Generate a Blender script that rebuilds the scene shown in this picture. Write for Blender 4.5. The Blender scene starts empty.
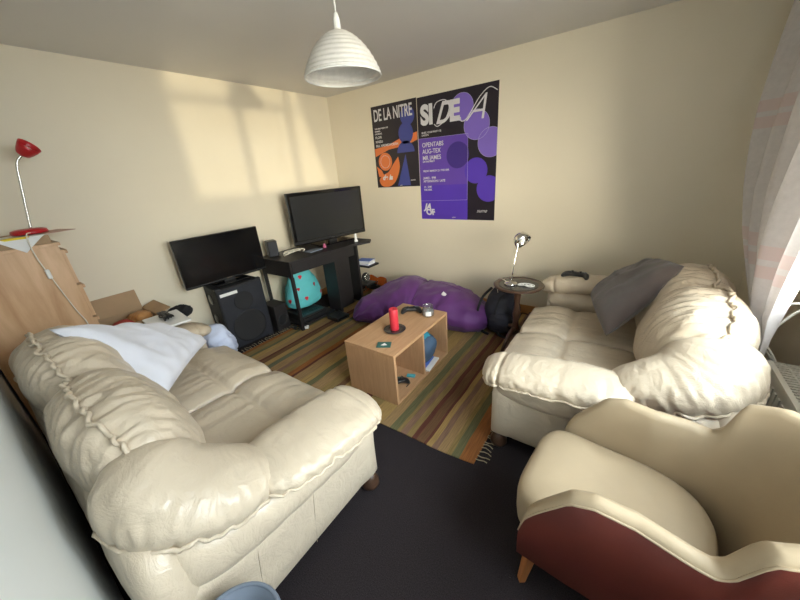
import bpy, bmesh, math, random
from mathutils import Vector, Matrix, noise
random.seed(7)
PI = math.pi
SC = bpy.context.scene
COL = SC.collection

# ------------------------------------------------------------------ camera
F = 316.39
YAW, PITCH, ROLL = 0.638275, 0.391571, 0.079660
CAM = Vector((3.20731, -3.17459, 1.49015))
fw = Vector((-math.sin(YAW)*math.cos(PITCH), math.cos(YAW)*math.cos(PITCH), -math.sin(PITCH)))
r0 = fw.cross(Vector((0, 0, 1))).normalized(); d0 = fw.cross(r0)
rt = r0*math.cos(ROLL) + d0*math.sin(ROLL)
dn = -r0*math.sin(ROLL) + d0*math.cos(ROLL)
cd = bpy.data.cameras.new('camera'); co = bpy.data.objects.new('camera', cd); COL.objects.link(co)
m = Matrix.Identity(4)
for i in range(3):
    m[i][0] = rt[i]; m[i][1] = -dn[i]; m[i][2] = -fw[i]; m[i][3] = CAM[i]
co.matrix_world = m
cd.sensor_width = 36; cd.lens = F/800*36; cd.clip_start = 0.01
SC.camera = co

# ------------------------------------------------------------------ light and exposure
SC.view_settings.view_transform = 'Standard'; SC.view_settings.look = 'None'
SC.view_settings.gamma = 1; SC.view_settings.use_curve_mapping = False
SC.view_settings.exposure = 0.48
w = bpy.data.worlds.new('sky'); SC.world = w; w.use_nodes = True
w.node_tree.nodes['Background'].inputs[0].default_value = (0.72, 0.86, 1.0, 1)
w.node_tree.nodes['Background'].inputs[1].default_value = 1.0

def area(name, loc, target, sx, sy, power, col):
    l = bpy.data.lights.new(name, 'AREA'); l.shape = 'RECTANGLE'; l.size = sx; l.size_y = sy
    l.energy = power; l.color = col
    o = bpy.data.objects.new(name, l); COL.objects.link(o); o.location = loc
    o.rotation_euler = (Vector(target)-Vector(loc)).to_track_quat('-Z', 'Y').to_euler()
    return o
area('window_daylight', (4.25, -2.25, 1.62), (0.9, -1.6, 0.95), 1.8, 1.25, 26, (1.0, 0.965, 0.90))
area('sky_daylight', (5.35, -2.35, 2.75), (2.2, -1.9, 0.9), 3.0, 2.2, 285, (0.80, 0.91, 1.0))
# added warm fill lamp outside, brightens the far walls through the window
area('far_wall_fill', (8.6, -6.4, 1.9), (3.95, -2.2, 1.5), 7.0, 3.2, 1950, (1.0, 0.90, 0.72))
# sunlight bounced upwards off the ground outside, coming in through the panes
sl = bpy.data.lights.new('ground_bounce', 'SUN'); sl.energy = 1.0; sl.angle = math.radians(1.8); sl.color = (1.0, 0.86, 0.6)
so = bpy.data.objects.new('ground_bounce', sl); COL.objects.link(so); so.location = (6, -3, 0.5)
so.rotation_euler = Vector((-3.92, 1.30, 0.42)).to_track_quat('-Z', 'Y').to_euler()

# ------------------------------------------------------------------ materials
MATS = {}
def newmat(name):
    mt = bpy.data.materials.new(name); mt.use_nodes = True
    nt = mt.node_tree; b = nt.nodes['Principled BSDF']
    return mt, nt, b
def lk(nt, a, b): nt.links.new(a, b)
def coords(nt, kind='Object', scale=(1, 1, 1), rot=(0, 0, 0)):
    tc = nt.nodes.new('ShaderNodeTexCoord'); mp = nt.nodes.new('ShaderNodeMapping')
    mp.inputs['Scale'].default_value = scale; mp.inputs['Rotation'].default_value = rot
    lk(nt, tc.outputs[kind], mp.inputs['Vector']); return mp.outputs['Vector']
def noisen(nt, vec, scale, detail=4, rough=.55, dist=0):
    n = nt.nodes.new('ShaderNodeTexNoise'); n.inputs['Scale'].default_value = scale
    n.inputs['Detail'].default_value = detail; n.inputs['Roughness'].default_value = rough
    n.inputs['Distortion'].default_value = dist
    if vec is not None: lk(nt, vec, n.inputs['Vector'])
    return n.outputs['Fac']
def ramp(nt, fac, stops, interp='LINEAR'):
    r = nt.nodes.new('ShaderNodeValToRGB'); r.color_ramp.interpolation = interp
    e = r.color_ramp.elements
    while len(e) > 1: e.remove(e[0])
    e[0].position = stops[0][0]; e[0].color = (*stops[0][1], 1)
    for p, c in stops[1:]:
        k = e.new(p); k.color = (*c, 1)
    lk(nt, fac, r.inputs['Fac']); return r.outputs['Color']
def bump(nt, b, fac, strength, dist=.01):
    n = nt.nodes.new('ShaderNodeBump'); n.inputs['Strength'].default_value = strength
    n.inputs['Distance'].default_value = dist
    lk(nt, fac, n.inputs['Height']); lk(nt, n.outputs['Normal'], b.inputs['Normal'])
def sc3(c, k): return tuple(min(1, x*k) for x in c)
def plain(name, col, rough=.5, metal=0, var=.12, vscale=6, bs=0, bscale=80, coat=0, spec=.5, sheen=0):
    mt, nt, b = newmat(name)
    v = coords(nt)
    f = noisen(nt, v, vscale)
    c = ramp(nt, f, [(.3, sc3(col, 1-var)), (.7, sc3(col, 1+var))])
    lk(nt, c, b.inputs['Base Color'])
    b.inputs['Roughness'].default_value = rough; b.inputs['Metallic'].default_value = metal
    b.inputs['Specular IOR Level'].default_value = spec
    b.inputs['Coat Weight'].default_value = coat
    if sheen: b.inputs['Sheen Weight'].default_value = sheen
    if bs: bump(nt, b, noisen(nt, v, bscale, 5), bs, .004)
    MATS[name] = mt; return mt
def leather(name, col, rough=.36, bs=.45):
    mt, nt, b = newmat(name)
    v = coords(nt)
    f = noisen(nt, v, 3.5)
    lk(nt, ramp(nt, f, [(.3, sc3(col, .93)), (.7, sc3(col, 1.06))]), b.inputs['Base Color'])
    b.inputs['Roughness'].default_value = rough; b.inputs['Specular IOR Level'].default_value = .5
    fine = noisen(nt, v, 160, 3); big = noisen(nt, v, 14, 5, .6, 1.2)
    mx = nt.nodes.new('ShaderNodeMath'); mx.operation = 'MULTIPLY_ADD'
    lk(nt, fine, mx.inputs[0]); mx.inputs[1].default_value = .12; lk(nt, big, mx.inputs[2])
    bump(nt, b, mx.outputs[0], bs, .014)
    MATS[name] = mt; return mt
def wood(name, c1, c2, rough=.45, axis=(1, 12, 12), rot=(0, 0, 0)):
    mt, nt, b = newmat(name)
    v = coords(nt, scale=axis, rot=rot)
    f = noisen(nt, v, 4.0, 6, .6, .6)
    lk(nt, ramp(nt, f, [(.3, c1), (.7, c2)]), b.inputs['Base Color'])
    b.inputs['Roughness'].default_value = rough
    bump(nt, b, f, .06, .003)
    MATS[name] = mt; return mt

leather('cream_leather', (.60, .50, .375), .28)
leather('chair_cream', (.42, .325, .21), .5, .08)
plain('chair_red', (.10, .017, .010), .5, bs=.15, bscale=220)
plain('wall_paint', (.82, .735, .575), .55, var=.02, vscale=1.5, bs=.04, bscale=60, spec=.35)
plain('wall_white', (.82, .86, .86), .45, var=.02, vscale=1.5, bs=.04, bscale=60)
plain('ceiling_paint', (.76, .74, .70), .8, var=.02, vscale=1.5)
plain('white_paint', (.80, .80, .78), .35, var=.02)
plain('radiator_paint', (.62, .60, .54), .4, var=.03)
plain('grille_dark', (.12, .115, .10), .6)
plain('black_plastic', (.018, .018, .019), .35, var=.1)
plain('black_gloss', (.006, .006, .007), .08, var=.1)
plain('black_screen', (.006, .006, .007), .16)
plain('screen_glass', (.022, .023, .024), .25, var=.05)
plain('black_cloth', (.010, .010, .013), .85, var=.3, bs=.3)
plain('speaker_cabinet', (.012, .012, .014), .7, bs=.4, bscale=260)
plain('speaker_grille', (.012, .014, .022), .5, bs=.6, bscale=400)
plain('black_wood', (.016, .014, .015), .5, var=.2, bs=.06)
plain('steel', (.62, .60, .56), .22, 1, var=.03)
plain('chrome', (.80, .79, .76), .1, 1, var=.02)
plain('red_enamel', (.50, .012, .018), .3, var=.05)
plain('white_cable', (.75, .70, .58), .5)
plain('white_plastic', (.80, .80, .78), .35)
plain('grey_plastic', (.16, .19, .24), .42, var=.05)
plain('white_cloth', (.74, .74, .80), .9, var=.04, bs=.25, bscale=300, sheen=.3)
plain('blue_white_cloth', (.62, .68, .86), .9, var=.08, bs=.3, bscale=200)
plain('grey_velvet', (.090, .068, .060), .9, var=.12, bs=.35, bscale=300, sheen=.35)
plain('purple_fabric', (.10, .021, .145), .65, var=.12, bs=.25, bscale=260, sheen=.15)
plain('red_wax', (.62, .035, .055), .4, var=.04)
plain('wick', (.03, .02, .02), .9)
plain('dark_plate', (.035, .03, .03), .25)
plain('clear_wax', (.62, .60, .60), .4)
plain('paper', (.80, .79, .77), .7, var=.02)
plain('red_pale', (.50, .30, .22), .6)
plain('yellow_print', (.80, .62, .04), .6, var=.02)
plain('blue_print', (.10, .20, .62), .5)
plain('cardboard', (.42, .28, .16), .85, var=.07, bs=.1, bscale=120)
plain('cardboard_dark', (.26, .165, .09), .85, var=.07)
plain('red_cloth', (.38, .04, .03), .8, var=.3, bs=.3)
plain('teal_green', (.03, .12, .10), .6, var=.2)
plain('cyan_plastic', (.08, .42, .48), .5)
plain('denim', (.055, .095, .155), .85, var=.3, bs=.3, bscale=200)
plain('teal_cloth', (.03, .26, .36), .8)
plain('navy_bag', (.012, .013, .024), .65, var=.3, bs=.3, bscale=150)
plain('pink', (.55, .13, .25), .5)
plain('dark_foot', (.07, .035, .02), .35)
plain('skirting_wood', (.50, .24, .08), .4, var=.12)
plain('guitar_red', (.45, .10, .02), .2)
plain('fringe', (.34, .28, .18), .9)
plain('strawberry', (.62, .03, .05), .7, var=.1)
plain('bag_turquoise', (.12, .55, .58), .7, var=.06)
plain('seam_dark', (.34, .27, .18), .6)
wood('coffee_wood', (.44, .245, .12), (.55, .325, .175), .42, (14, 1.2, 14))
wood('coffee_wood_end', (.44, .245, .12), (.55, .325, .175), .42, (14, 14, 1.2))
wood('dresser_wood', (.47, .26, .12), (.70, .45, .26), .4, (14, 3.2, .5))
wood('orange_leg', (.38, .14, .045), (.50, .20, .07), .35, (12, 12, 1))
wood('dark_wood', (.045, .022, .014), (.10, .05, .03), .3, (3, 3, 3))
wood('brown_box_wood', (.045, .014, .010), (.09, .03, .02), .5, (1, 6, 6))

def make_carpet():
    mt, nt, b = newmat('dark_carpet'); v = coords(nt)
    f = noisen(nt, v, 260, 3)
    lk(nt, ramp(nt, f, [(.3, (.012, .009, .010)), (.7, (.040, .032, .034))]), b.inputs['Base Color'])
    b.inputs['Roughness'].default_value = .95; b.inputs['Specular IOR Level'].default_value = .15
    bump(nt, b, f, .6, .006); MATS['carpet'] = mt
make_carpet()
RX0, RX1, RY0, RY1 = .44, 2.74, -2.02, -.06
def make_rug():
    mt, nt, b = newmat('striped_weave')
    tc = nt.nodes.new('ShaderNodeTexCoord'); sp = nt.nodes.new('ShaderNodeSeparateXYZ')
    lk(nt, tc.outputs['Object'], sp.inputs[0])
    mr = nt.nodes.new('ShaderNodeMapRange')
    mr.inputs['From Min'].default_value = RX0; mr.inputs['From Max'].default_value = RX1
    nz = noisen(nt, tc.outputs['Object'], 2.2, 2)
    ad = nt.nodes.new('ShaderNodeMath'); ad.operation = 'MULTIPLY_ADD'
    lk(nt, nz, ad.inputs[0]); ad.inputs[1].default_value = .035; lk(nt, sp.outputs['X'], ad.inputs[2])
    lk(nt, ad.outputs[0], mr.inputs['Value'])
    tan = (.31, .20, .095); olive = (.25, .175, .07); yel = (.36, .235, .09); green = (.135, .13, .065)
    mar = (.115, .040, .028); brn = (.15, .08, .04); mau = (.22, .13, .09); org = (.28, .11, .035); blue = (.13, .135, .085)
    stripes = [(.44, org), (.50, olive), (.56, green), (.60, yel), (.66, tan), (.72, mar), (.75, brn), (.80, yel), (.87, blue),
               (.92, tan), (1.00, mau), (1.05, olive), (1.13, org), (1.18, mar), (1.21, tan), (1.30, yel), (1.37, green), (1.42, tan),
               (1.52, olive), (1.60, brn), (1.66, yel), (1.75, tan), (1.86, mar), (1.92, olive), (2.03, yel), (2.13, tan),
               (2.205, green), (2.255, olive), (2.29, mau), (2.33, olive), (2.375, mar), (2.40, brn)]
    # two ramps because a ramp holds 32 stops
    st2 = [(2.375, mar), (2.40, brn), (2.455, mar), (2.475, yel), (2.51, mau), (2.55, tan), (2.60, olive), (2.63, green), (2.675, org)]
    pos = lambda x: (x-RX0)/(RX1-RX0)
    def soft(st):
        out = []
        for i, (x, c) in enumerate(st): out.append((pos(x), c))
        return out
    c1 = ramp(nt, mr.outputs[0], soft(stripes), 'CONSTANT')
    c2 = ramp(nt, mr.outputs[0], soft(st2), 'CONSTANT')
    gt = nt.nodes.new('ShaderNodeMath'); gt.operation = 'GREATER_THAN'; lk(nt, mr.outputs[0], gt.inputs[0]); gt.inputs[1].default_value = pos(2.375)
    mx = nt.nodes.new('ShaderNodeMix'); mx.data_type = 'RGBA'
    lk(nt, gt.outputs[0], mx.inputs['Factor']); lk(nt, c1, mx.inputs['A']); lk(nt, c2, mx.inputs['B'])
    v2 = coords(nt, scale=(60, 2.5, 1)); f = noisen(nt, v2, 3, 3)
    dk = ramp(nt, f, [(.3, (.72, .72, .72)), (.7, (1.25, 1.22, 1.15))])
    m2 = nt.nodes.new('ShaderNodeMix'); m2.data_type = 'RGBA'; m2.blend_type = 'MULTIPLY'; m2.inputs['Factor'].default_value = 1
    lk(nt, mx.outputs['Result'], m2.inputs['A']); lk(nt, dk, m2.inputs['B'])
    lk(nt, m2.outputs['Result'], b.inputs['Base Color'])
    b.inputs['Roughness'].default_value = .9; b.inputs['Specular IOR Level'].default_value = .2
    wv = nt.nodes.new('ShaderNodeTexWave'); wv.inputs['Scale'].default_value = 60; wv.bands_direction = 'Y'
    lk(nt, tc.outputs['Object'], wv.inputs['Vector']); bump(nt, b, wv.outputs['Fac'], .4, .004)
    MATS['rug'] = mt
make_rug()
def make_glass():
    for nm, tint, mixf in (('window_glass', (.98, 1, 1), .08), ('jar_glass', (.9, .93, .95), .25), ('smoked_glass', (.18, .16, .15), .35)):
        mt, nt, b = newmat(nm)
        t = nt.nodes.new('ShaderNodeBsdfTransparent'); t.inputs[0].default_value = (*tint, 1)
        g = nt.nodes.new('ShaderNodeBsdfGlossy'); g.inputs['Roughness'].default_value = .05
        mx = nt.nodes.new('ShaderNodeMixShader'); mx.inputs[0].default_value = mixf
        lk(nt, t.outputs[0], mx.inputs[1]); lk(nt, g.outputs[0], mx.inputs[2])
        lk(nt, mx.outputs[0], nt.nodes['Material Output'].inputs['Surface'])
        MATS[nm] = mt
make_glass()
def make_translucent(nm, col, fac, bandcol=None):
    mt, nt, b = newmat(nm)
    v = coords(nt); f = noisen(nt, v, 40, 3)
    c = ramp(nt, f, [(.3, sc3(col, .94)), (.7, sc3(col, 1.04))])
    if bandcol:
        # printed pink checks on the curtain cloth
        tc = nt.nodes.new('ShaderNodeTexCoord'); sp = nt.nodes.new('ShaderNodeSeparateXYZ'); lk(nt, tc.outputs['UV'], sp.inputs[0])
        def band(sock, stops):
            r = ramp(nt, sock, stops, 'CONSTANT'); return r
        z, o = (0, 0, 0), (1, 1, 1)
        bz = band(sp.outputs['Y'], [(0, z), (.215, o), (.25, z), (.265, o), (.30, z), (.60, o), (.635, z), (.65, o), (.685, z)])
        bx = band(sp.outputs['X'], [(0, z), (.10, o), (.38, z), (.62, o), (.92, z)])
        mm = nt.nodes.new('ShaderNodeMix'); mm.data_type = 'RGBA'; mm.blend_type = 'MULTIPLY'; mm.inputs['Factor'].default_value = 1
        lk(nt, bz, mm.inputs['A']); lk(nt, bx, mm.inputs['B'])
        mk_ = nt.nodes.new('ShaderNodeMix'); mk_.data_type = 'RGBA'
        lk(nt, mm.outputs['Result'], mk_.inputs['Factor']); lk(nt, c, mk_.inputs['A']); mk_.inputs['B'].default_value = (*bandcol, 1)
        c = mk_.outputs['Result']
    lk(nt, c, b.inputs['Base Color']); b.inputs['Roughness'].default_value = .85
    t = nt.nodes.new('ShaderNodeBsdfTranslucent'); lk(nt, c, t.inputs['Color'])
    mx = nt.nodes.new('ShaderNodeMixShader'); mx.inputs[0].default_value = fac
    lk(nt, b.outputs[0], mx.inputs[1]); lk(nt, t.outputs[0], mx.inputs[2])
    lk(nt, mx.outputs[0], nt.nodes['Material Output'].inputs['Surface'])
    MATS[nm] = mt
make_translucent('rice_paper', (.86, .84, .80), .35)
make_translucent('curtain_cloth', (.70, .665, .66), .22, (.70, .585, .57))
def poster_mat(nm, col, var=.06): plain(nm, col, .35, var=var, vscale=3)
poster_mat('ink_black', (.018, .013, .022)); poster_mat('ink_purple', (.135, .065, .42)); poster_mat('ink_violet', (.10, .045, .46))
poster_mat('ink_lilac', (.22, .14, .55)); poster_mat('ink_deep', (.06, .03, .24)); poster_mat('ink_white', (.72, .70, .72)); poster_mat('ink_orange', (.78, .20, .05))
poster_mat('ink_blue', (.055, .07, .30)); poster_mat('ink_line', (.42, .38, .62))

# ------------------------------------------------------------------ mesh helpers
class MB:
    def __init__(s): s.v = []; s.f = []; s.m = []; s.uv = None
    def add(s, v, f, mi=0):
        n = len(s.v); s.v += [Vector(p) for p in v]; s.f += [tuple(i+n for i in q) for q in f]; s.m += [mi]*len(f); return s
    def box(s, a, b, mi=0, M=None):
        x0, y0, z0 = a; x1, y1, z1 = b
        v = [Vector(p) for p in ((x0, y0, z0), (x1, y0, z0), (x1, y1, z0), (x0, y1, z0), (x0, y0, z1), (x1, y0, z1), (x1, y1, z1), (x0, y1, z1))]
        if M: v = [M @ p for p in v]
        return s.add(v, [(0, 3, 2, 1), (4, 5, 6, 7), (0, 1, 5, 4), (1, 2, 6, 5), (2, 3, 7, 6), (3, 0, 4, 7)], mi)
    def tube(s, pts, r, n=8, closed=False, mi=0, cap=True):
        pts = [Vector(p) for p in pts]; k = len(pts); rs = r if isinstance(r, (list, tuple)) else [r]*k
        ring = []; prev = None
        for i, p in enumerate(pts):
            if closed: t = pts[(i+1) % k]-pts[i-1]
            else: t = pts[min(i+1, k-1)]-pts[max(i-1, 0)]
            if t.length < 1e-9: t = Vector((0, 0, 1))
            t.normalize()
            if prev is None:
                a = Vector((0, 0, 1)) if abs(t.z) < .9 else Vector((1, 0, 0)); prev = t.cross(a).normalized()
            prev = (prev-t*prev.dot(t)); 
            if prev.length < 1e-6: prev = t.orthogonal()
            prev.normalize(); q = t.cross(prev)
            ring.append([p+(prev*math.cos(2*PI*j/n)+q*math.sin(2*PI*j/n))*rs[i] for j in range(n)])
        v = [x for rr in ring for x in rr]; f = []
        for i in range(k if closed else k-1):
            i2 = (i+1) % k
            for j in range(n): f.append((i*n+j, i*n+(j+1) % n, i2*n+(j+1) % n, i2*n+j))
        if cap and not closed: f.append(tuple(range(n-1, -1, -1))); f.append(tuple((k-1)*n+j for j in range(n)))
        return s.add(v, f, mi)
    def lathe(s, prof, c=(0, 0, 0), n=32, mi=0, M=None):
        v = []; f = []; c = Vector(c)
        for r, z in prof:
            for j in range(n):
                p = Vector((r*math.cos(2*PI*j/n), r*math.sin(2*PI*j/n), z))
                if M: p = M @ p
                v.append(c+p)
        for i in range(len(prof)-1):
            for j in range(n): f.append((i*n+j, i*n+(j+1) % n, (i+1)*n+(j+1) % n, (i+1)*n+j))
        return s.add(v, f, mi)
    def prism(s, poly, d0, d1, fn, mi=0):
        """poly 2D, extruded between depth d0, d1; fn(u,v,d)->Vector"""
        n = len(poly); v = [fn(u, w_, d0) for u, w_ in poly]+[fn(u, w_, d1) for u, w_ in poly]
        f = [tuple(range(n)), tuple(range(2*n-1, n-1, -1))]
        f += [(i, i+n, (i+1) % n+n, (i+1) % n) for i in range(n)]
        return s.add(v, f, mi)
    def grid(s, P, closed_u=False, mi=0):
        """P[i][j]; closed_u wraps j"""
        ni = len(P); nj = len(P[0]); v = [p for r in P for p in r]; f = []
        for i in range(ni-1):
            for j in range(nj if closed_u else nj-1):
                j2 = (j+1) % nj; f.append((i*nj+j, i*nj+j2, (i+1)*nj+j2, (i+1)*nj+j))
        return s.add(v, f, mi)

def build(name, mb, mats, parent=None, smooth=False, bevel=0, loc=None, sub=0, world=False, solid=0, seg=2, weld=0):
    me = bpy.data.meshes.new(name)
    off = Vector((0, 0, 0))
    if world and parent is not None:
        r = parent
        while r.parent: r = r.parent
        off = r.location
    elif loc is not None and world: off = Vector(loc)
    me.from_pydata([tuple(p-off) for p in mb.v], [], mb.f); 
    if isinstance(mats, str): mats = [mats]
    for mm in mats: me.materials.append(MATS[mm])
    for p, k in zip(me.polygons, mb.m): p.material_index = k
    bm = bmesh.new(); bm.from_mesh(me)
    if weld: bmesh.ops.remove_doubles(bm, verts=bm.verts, dist=weld)
    bmesh.ops.recalc_face_normals(bm, faces=bm.faces); bm.to_mesh(me); bm.free()
    if smooth:
        for p in me.polygons: p.use_smooth = True
    o = bpy.data.objects.new(name, me); COL.objects.link(o)
    if parent is not None: o.parent = parent
    elif loc is not None: o.location = loc
    if solid:
        sm = o.modifiers.new('solid', 'SOLIDIFY'); sm.thickness = solid; sm.offset = 0
    if bevel:
        b = o.modifiers.new('bevel', 'BEVEL'); b.width = bevel; b.segments = seg; b.limit_method = 'ANGLE'; b.angle_limit = math.radians(40)
    if sub:
        u = o.modifiers.new('sub', 'SUBSURF'); u.levels = sub; u.render_levels = sub
    return o
def tag(o, label, cat, group=None):
    o['label'] = label; o['category'] = cat
    if group: o['group'] = group
    return o
def thing(name, loc, label, cat, group=None, rz=0):
    o = bpy.data.objects.new(name, None); COL.objects.link(o); o.location = loc; o.rotation_euler = (0, 0, rz)
    o.empty_display_size = .05
    return tag(o, label, cat, group)
def struct(name, mb, mats, **k):
    o = build(name, mb, mats, **k)
    if o.parent is None: o['kind'] = 'structure'
    return o
def cat_rom(pts, n):
    """sample a Catmull-Rom curve through pts, n samples; pts are tuples of any length"""
    out = []; k = len(pts)
    for i in range(n):
        t = i/(n-1)*(k-1); a = min(int(t), k-2); u = t-a
        p0 = pts[max(a-1, 0)]; p1 = pts[a]; p2 = pts[a+1]; p3 = pts[min(a+2, k-1)]
        out.append(tuple(.5*((2*b)+(-a_+c)*u+(2*a_-5*b+4*c-d)*u*u+(-a_+3*b-3*c+d)*u**3) for a_, b, c, d in zip(p0, p1, p2, p3)))
    return out
def sgp(x, e): return math.copysign(abs(x)**e, x)
def puff(keys, ns=64, nt=48, ex=.75, endp=2.6, T=None, wr=.0, wfreq=26, seam=None, pinch=(), flat=None, seed=0, up=(0, 0, 1), wall=0., endpow=None):
    """cushion lofted along keys (x,y,z,a,b,tilt): a half width, b half height. returns MB and surface function"""
    K = [tuple(k)+((0,) if len(k) == 5 else ()) for k in keys]
    S = cat_rom(K, ns); pts = [Vector(s_[:3]) for s_ in S]; up = Vector(up); P = []
    ep = endpow or (endp, endp)
    for i in range(ns):
        s_ = i/(ns-1)
        t = (pts[min(i+1, ns-1)]-pts[max(i-1, 0)]).normalized()
        side = t.cross(up).normalized(); u2 = side.cross(t)
        tl = S[i][5]; sd = side*math.cos(tl)+u2*math.sin(tl); uu = -side*math.sin(tl)+u2*math.cos(tl)
        x = abs(2*s_-1); e_ = ep[0] if s_ < .5 else ep[1]
        k = max(0.0, 1-x**e_)**(1/2.2)
        k = max(k, .02)
        for (s0, wd, dp) in pinch: k *= 1-dp*math.exp(-((s_-s0)/wd)**2)
        row = []
        for j in range(nt):
            th = 2*PI*j/nt; c = sgp(math.cos(th), ex); s2 = sgp(math.sin(th), ex)
            p = pts[i]+sd*(c*S[i][3]*k)+uu*(s2*S[i][4]*k)
            if wr:
                nrm = (sd*(c/max(S[i][3], .01))+uu*(s2/max(S[i][4], .01))).normalized()
                q = Vector((s_*wfreq+seed*3.1, math.cos(th)*1.3, math.sin(th)*1.3+seed))
                a1 = noise.noise(q)+.5*noise.noise(q*2.1)
                q2 = p*9+Vector((seed, 0, 0)); a2 = noise.noise(q2)
                wgt = 1.0
                if seam is not None:
                    dth = abs((th-seam+PI) % (2*PI)-PI); wgt = .35+1.1*math.exp(-(dth/.9)**2)
                ck = min(1, k*1.4)
                p = p+nrm*(wr*ck*(wgt*(1-abs(a1)*2.2)*.9+.9*a2))
            if T: p = T(p)
            if flat is not None and p.z < flat: p.z = flat+(p.z-flat)*.05
            row.append(p)
        P.append(row)
    mb = MB(); mb.grid(P, True)
    # close ends
    for row in (P[0], P[-1]):
        c = sum(row, Vector())/len(row); n = len(mb.v); mb.v.append(c)
        base = 0 if row is P[0] else (ns-1)*nt
        for j in range(nt): mb.f.append((base+j, base+(j+1) % nt, n)); mb.m.append(0)
    return mb, P
def seam_path(P, th, i0=0, i1=None, out=.004, amp=.004, fr=30, seed=0):
    nt = len(P[0]); i1 = len(P) if i1 is None else i1; j = int(round(th/(2*PI)*nt)) % nt; pts = []
    for i in range(i0, i1):
        c = sum(P[i], Vector())/nt; p = P[i][j]; d = (p-c)
        if d.length > 1e-6: d.normalize()
        a = P[i][(j+1) % nt]-P[i][j-1]
        if a.length > 1e-6: a.normalize()
        pts.append(p+d*out+a*amp*2*noise.noise(Vector((i*fr*.02, seed, 0)))+d*amp*noise.noise(Vector((i*fr*.03, seed+5, 3))))
    return pts
def dense(pts, n): return [Vector(p) for p in cat_rom([tuple(p) for p in pts], n)]

# ------------------------------------------------------------------ room shell
WX, WY, H = 3.95, -3.285, 2.344
T_ = .12
mb = MB(); mb.box((-T_, WY-T_, -.1), (WX+T_, T_, 0)); struct('floor', mb, 'carpet')
mb = MB(); mb.box((-T_, WY-T_, H), (WX+T_, T_, H+.1)); struct('ceiling', mb, 'ceiling_paint')
mb = MB(); mb.box((-T_, WY-T_, 0), (0, T_, H)); struct('wall_left', mb, 'wall_paint')
mb = MB(); mb.box((0, 0, 0), (WX, T_, H)); struct('wall_back', mb, 'wall_paint')
mb = MB(); mb.box((0, WY-T_, 0), (WX, WY, H)); struct('wall_front', mb, 'wall_white')
W0, W1y, WZ0, WZ1 = -3.16, -1.30, .88, 2.14
mb = MB()
mb.box((WX, WY-T_, 0), (WX+T_, W0, H)); mb.box((WX, W1y, 0), (WX+T_, T_, H))
mb.box((WX, W0, 0), (WX+T_, W1y, WZ0)); mb.box((WX, W0, WZ1), (WX+T_, W1y, H))
struct('wall_right', mb, 'wall_paint')
mb = MB(); mb.box((0, WY, 0), (.016, 0, .09)); struct('baseboard_left', mb, 'skirting_wood', bevel=.004)
mb = MB(); mb.box((.016, -.016, 0), (WX, 0, .09)); struct('baseboard_back', mb, 'skirting_wood', bevel=.004)
# window
win = thing('window_1', (WX+.06, (W0+W1y)/2, WZ0), '', 'window')
del win['label']; del win['category']; win['kind'] = 'structure'
mb = MB(); fx0, fx1 = WX+.03, WX+.09
mb.box((fx0, W0, WZ0), (fx1, W0+.06, WZ1)); mb.box((fx0, W1y-.06, WZ0), (fx1, W1y, WZ1))
mb.box((fx0, W0+.06, WZ0), (fx1, W1y-.06, WZ0+.06)); mb.box((fx0, W0+.06, WZ1-.06), (fx1, W1y-.06, WZ1))
ys = [W0+.06+(W1y-W0-.12)*k/3 for k in range(4)]
for y in ys[1:3]: mb.box((fx0, y-.03, WZ0+.06), (fx1, y+.03, WZ1-.06))
mb.box((fx0, W0+.06, 1.72), (fx1, W1y-.06, 1.77))
build('window_frame', mb, 'white_paint', win, world=True, bevel=.004)
mb = MB(); mb.box((WX+.058, W0+.05, WZ0+.05), (WX+.062, W1y-.05, WZ1-.05)); build('window_pane', mb, 'window_glass', win, world=True)
mb = MB(); mb.box((WX-.10, W0-.03, WZ0-.03), (WX+.03, W1y+.03, WZ0)); build('window_sill', mb, 'white_paint', win, world=True, bevel=.006)

# ------------------------------------------------------------------ rug
rug = thing('striped_rug', ((RX0+RX1)/2, (RY0+RY1)/2, 0), 'large woven rug with green, tan and maroon stripes on the dark carpet', 'rug')
mb = MB(); P = []
for i in range(40):
    row = []
    for j in range(40):
        a = i/39; b = j/39
        x = RX0+(RX1-RX0)*a; y = RY0+(RY1-RY0)*b
        ed = .012*noise.noise(Vector((a*5, b*5, 1))) if (j in (0, 39) or i in (0, 39)) else 0
        x += ed; y += ed
        if a > .9 and b < .1: y += (a-.9)*(.1-b)*2.0
        row.append(Vector((x, y, .006+.003*noise.noise(Vector((x*4, y*4, 0))))))
    P.append(row)
mb.grid(P)
lo = [[Vector((p.x, p.y, .0005)) for p in r] for r in P]
for side in ([r[0] for r in P], [r[-1] for r in P], P[0], P[-1]):
    mb.grid([list(side), [Vector((p.x, p.y, .0005)) for p in side]])
# object coordinates must stay in room metres for the stripes, so the weave keeps room coordinates
wv_ = build('weave', mb, 'rug', rug, smooth=False); wv_.location = -rug.location
mb = MB()
for (xe, sgn) in ((RX1-.004, 1), (RX0+.004, -1)):
    for k in range(70):
        y = RY0+.06+(RY1-RY0-.1)*k/69
        L = .055+.02*random.random(); a = random.uniform(-.5, .5)
        p = [Vector((xe+sgn*L*t, y+.02*a*t+.008*math.sin(t*4+a*5), .006)) for t in (0, .35, .7, 1)]
        mb.tube(p, [.003, .003, .0026, .0035], 5)
f_ = build('fringe', mb, 'fringe', rug, world=True); f_['kind'] = 'stuff'

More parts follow.
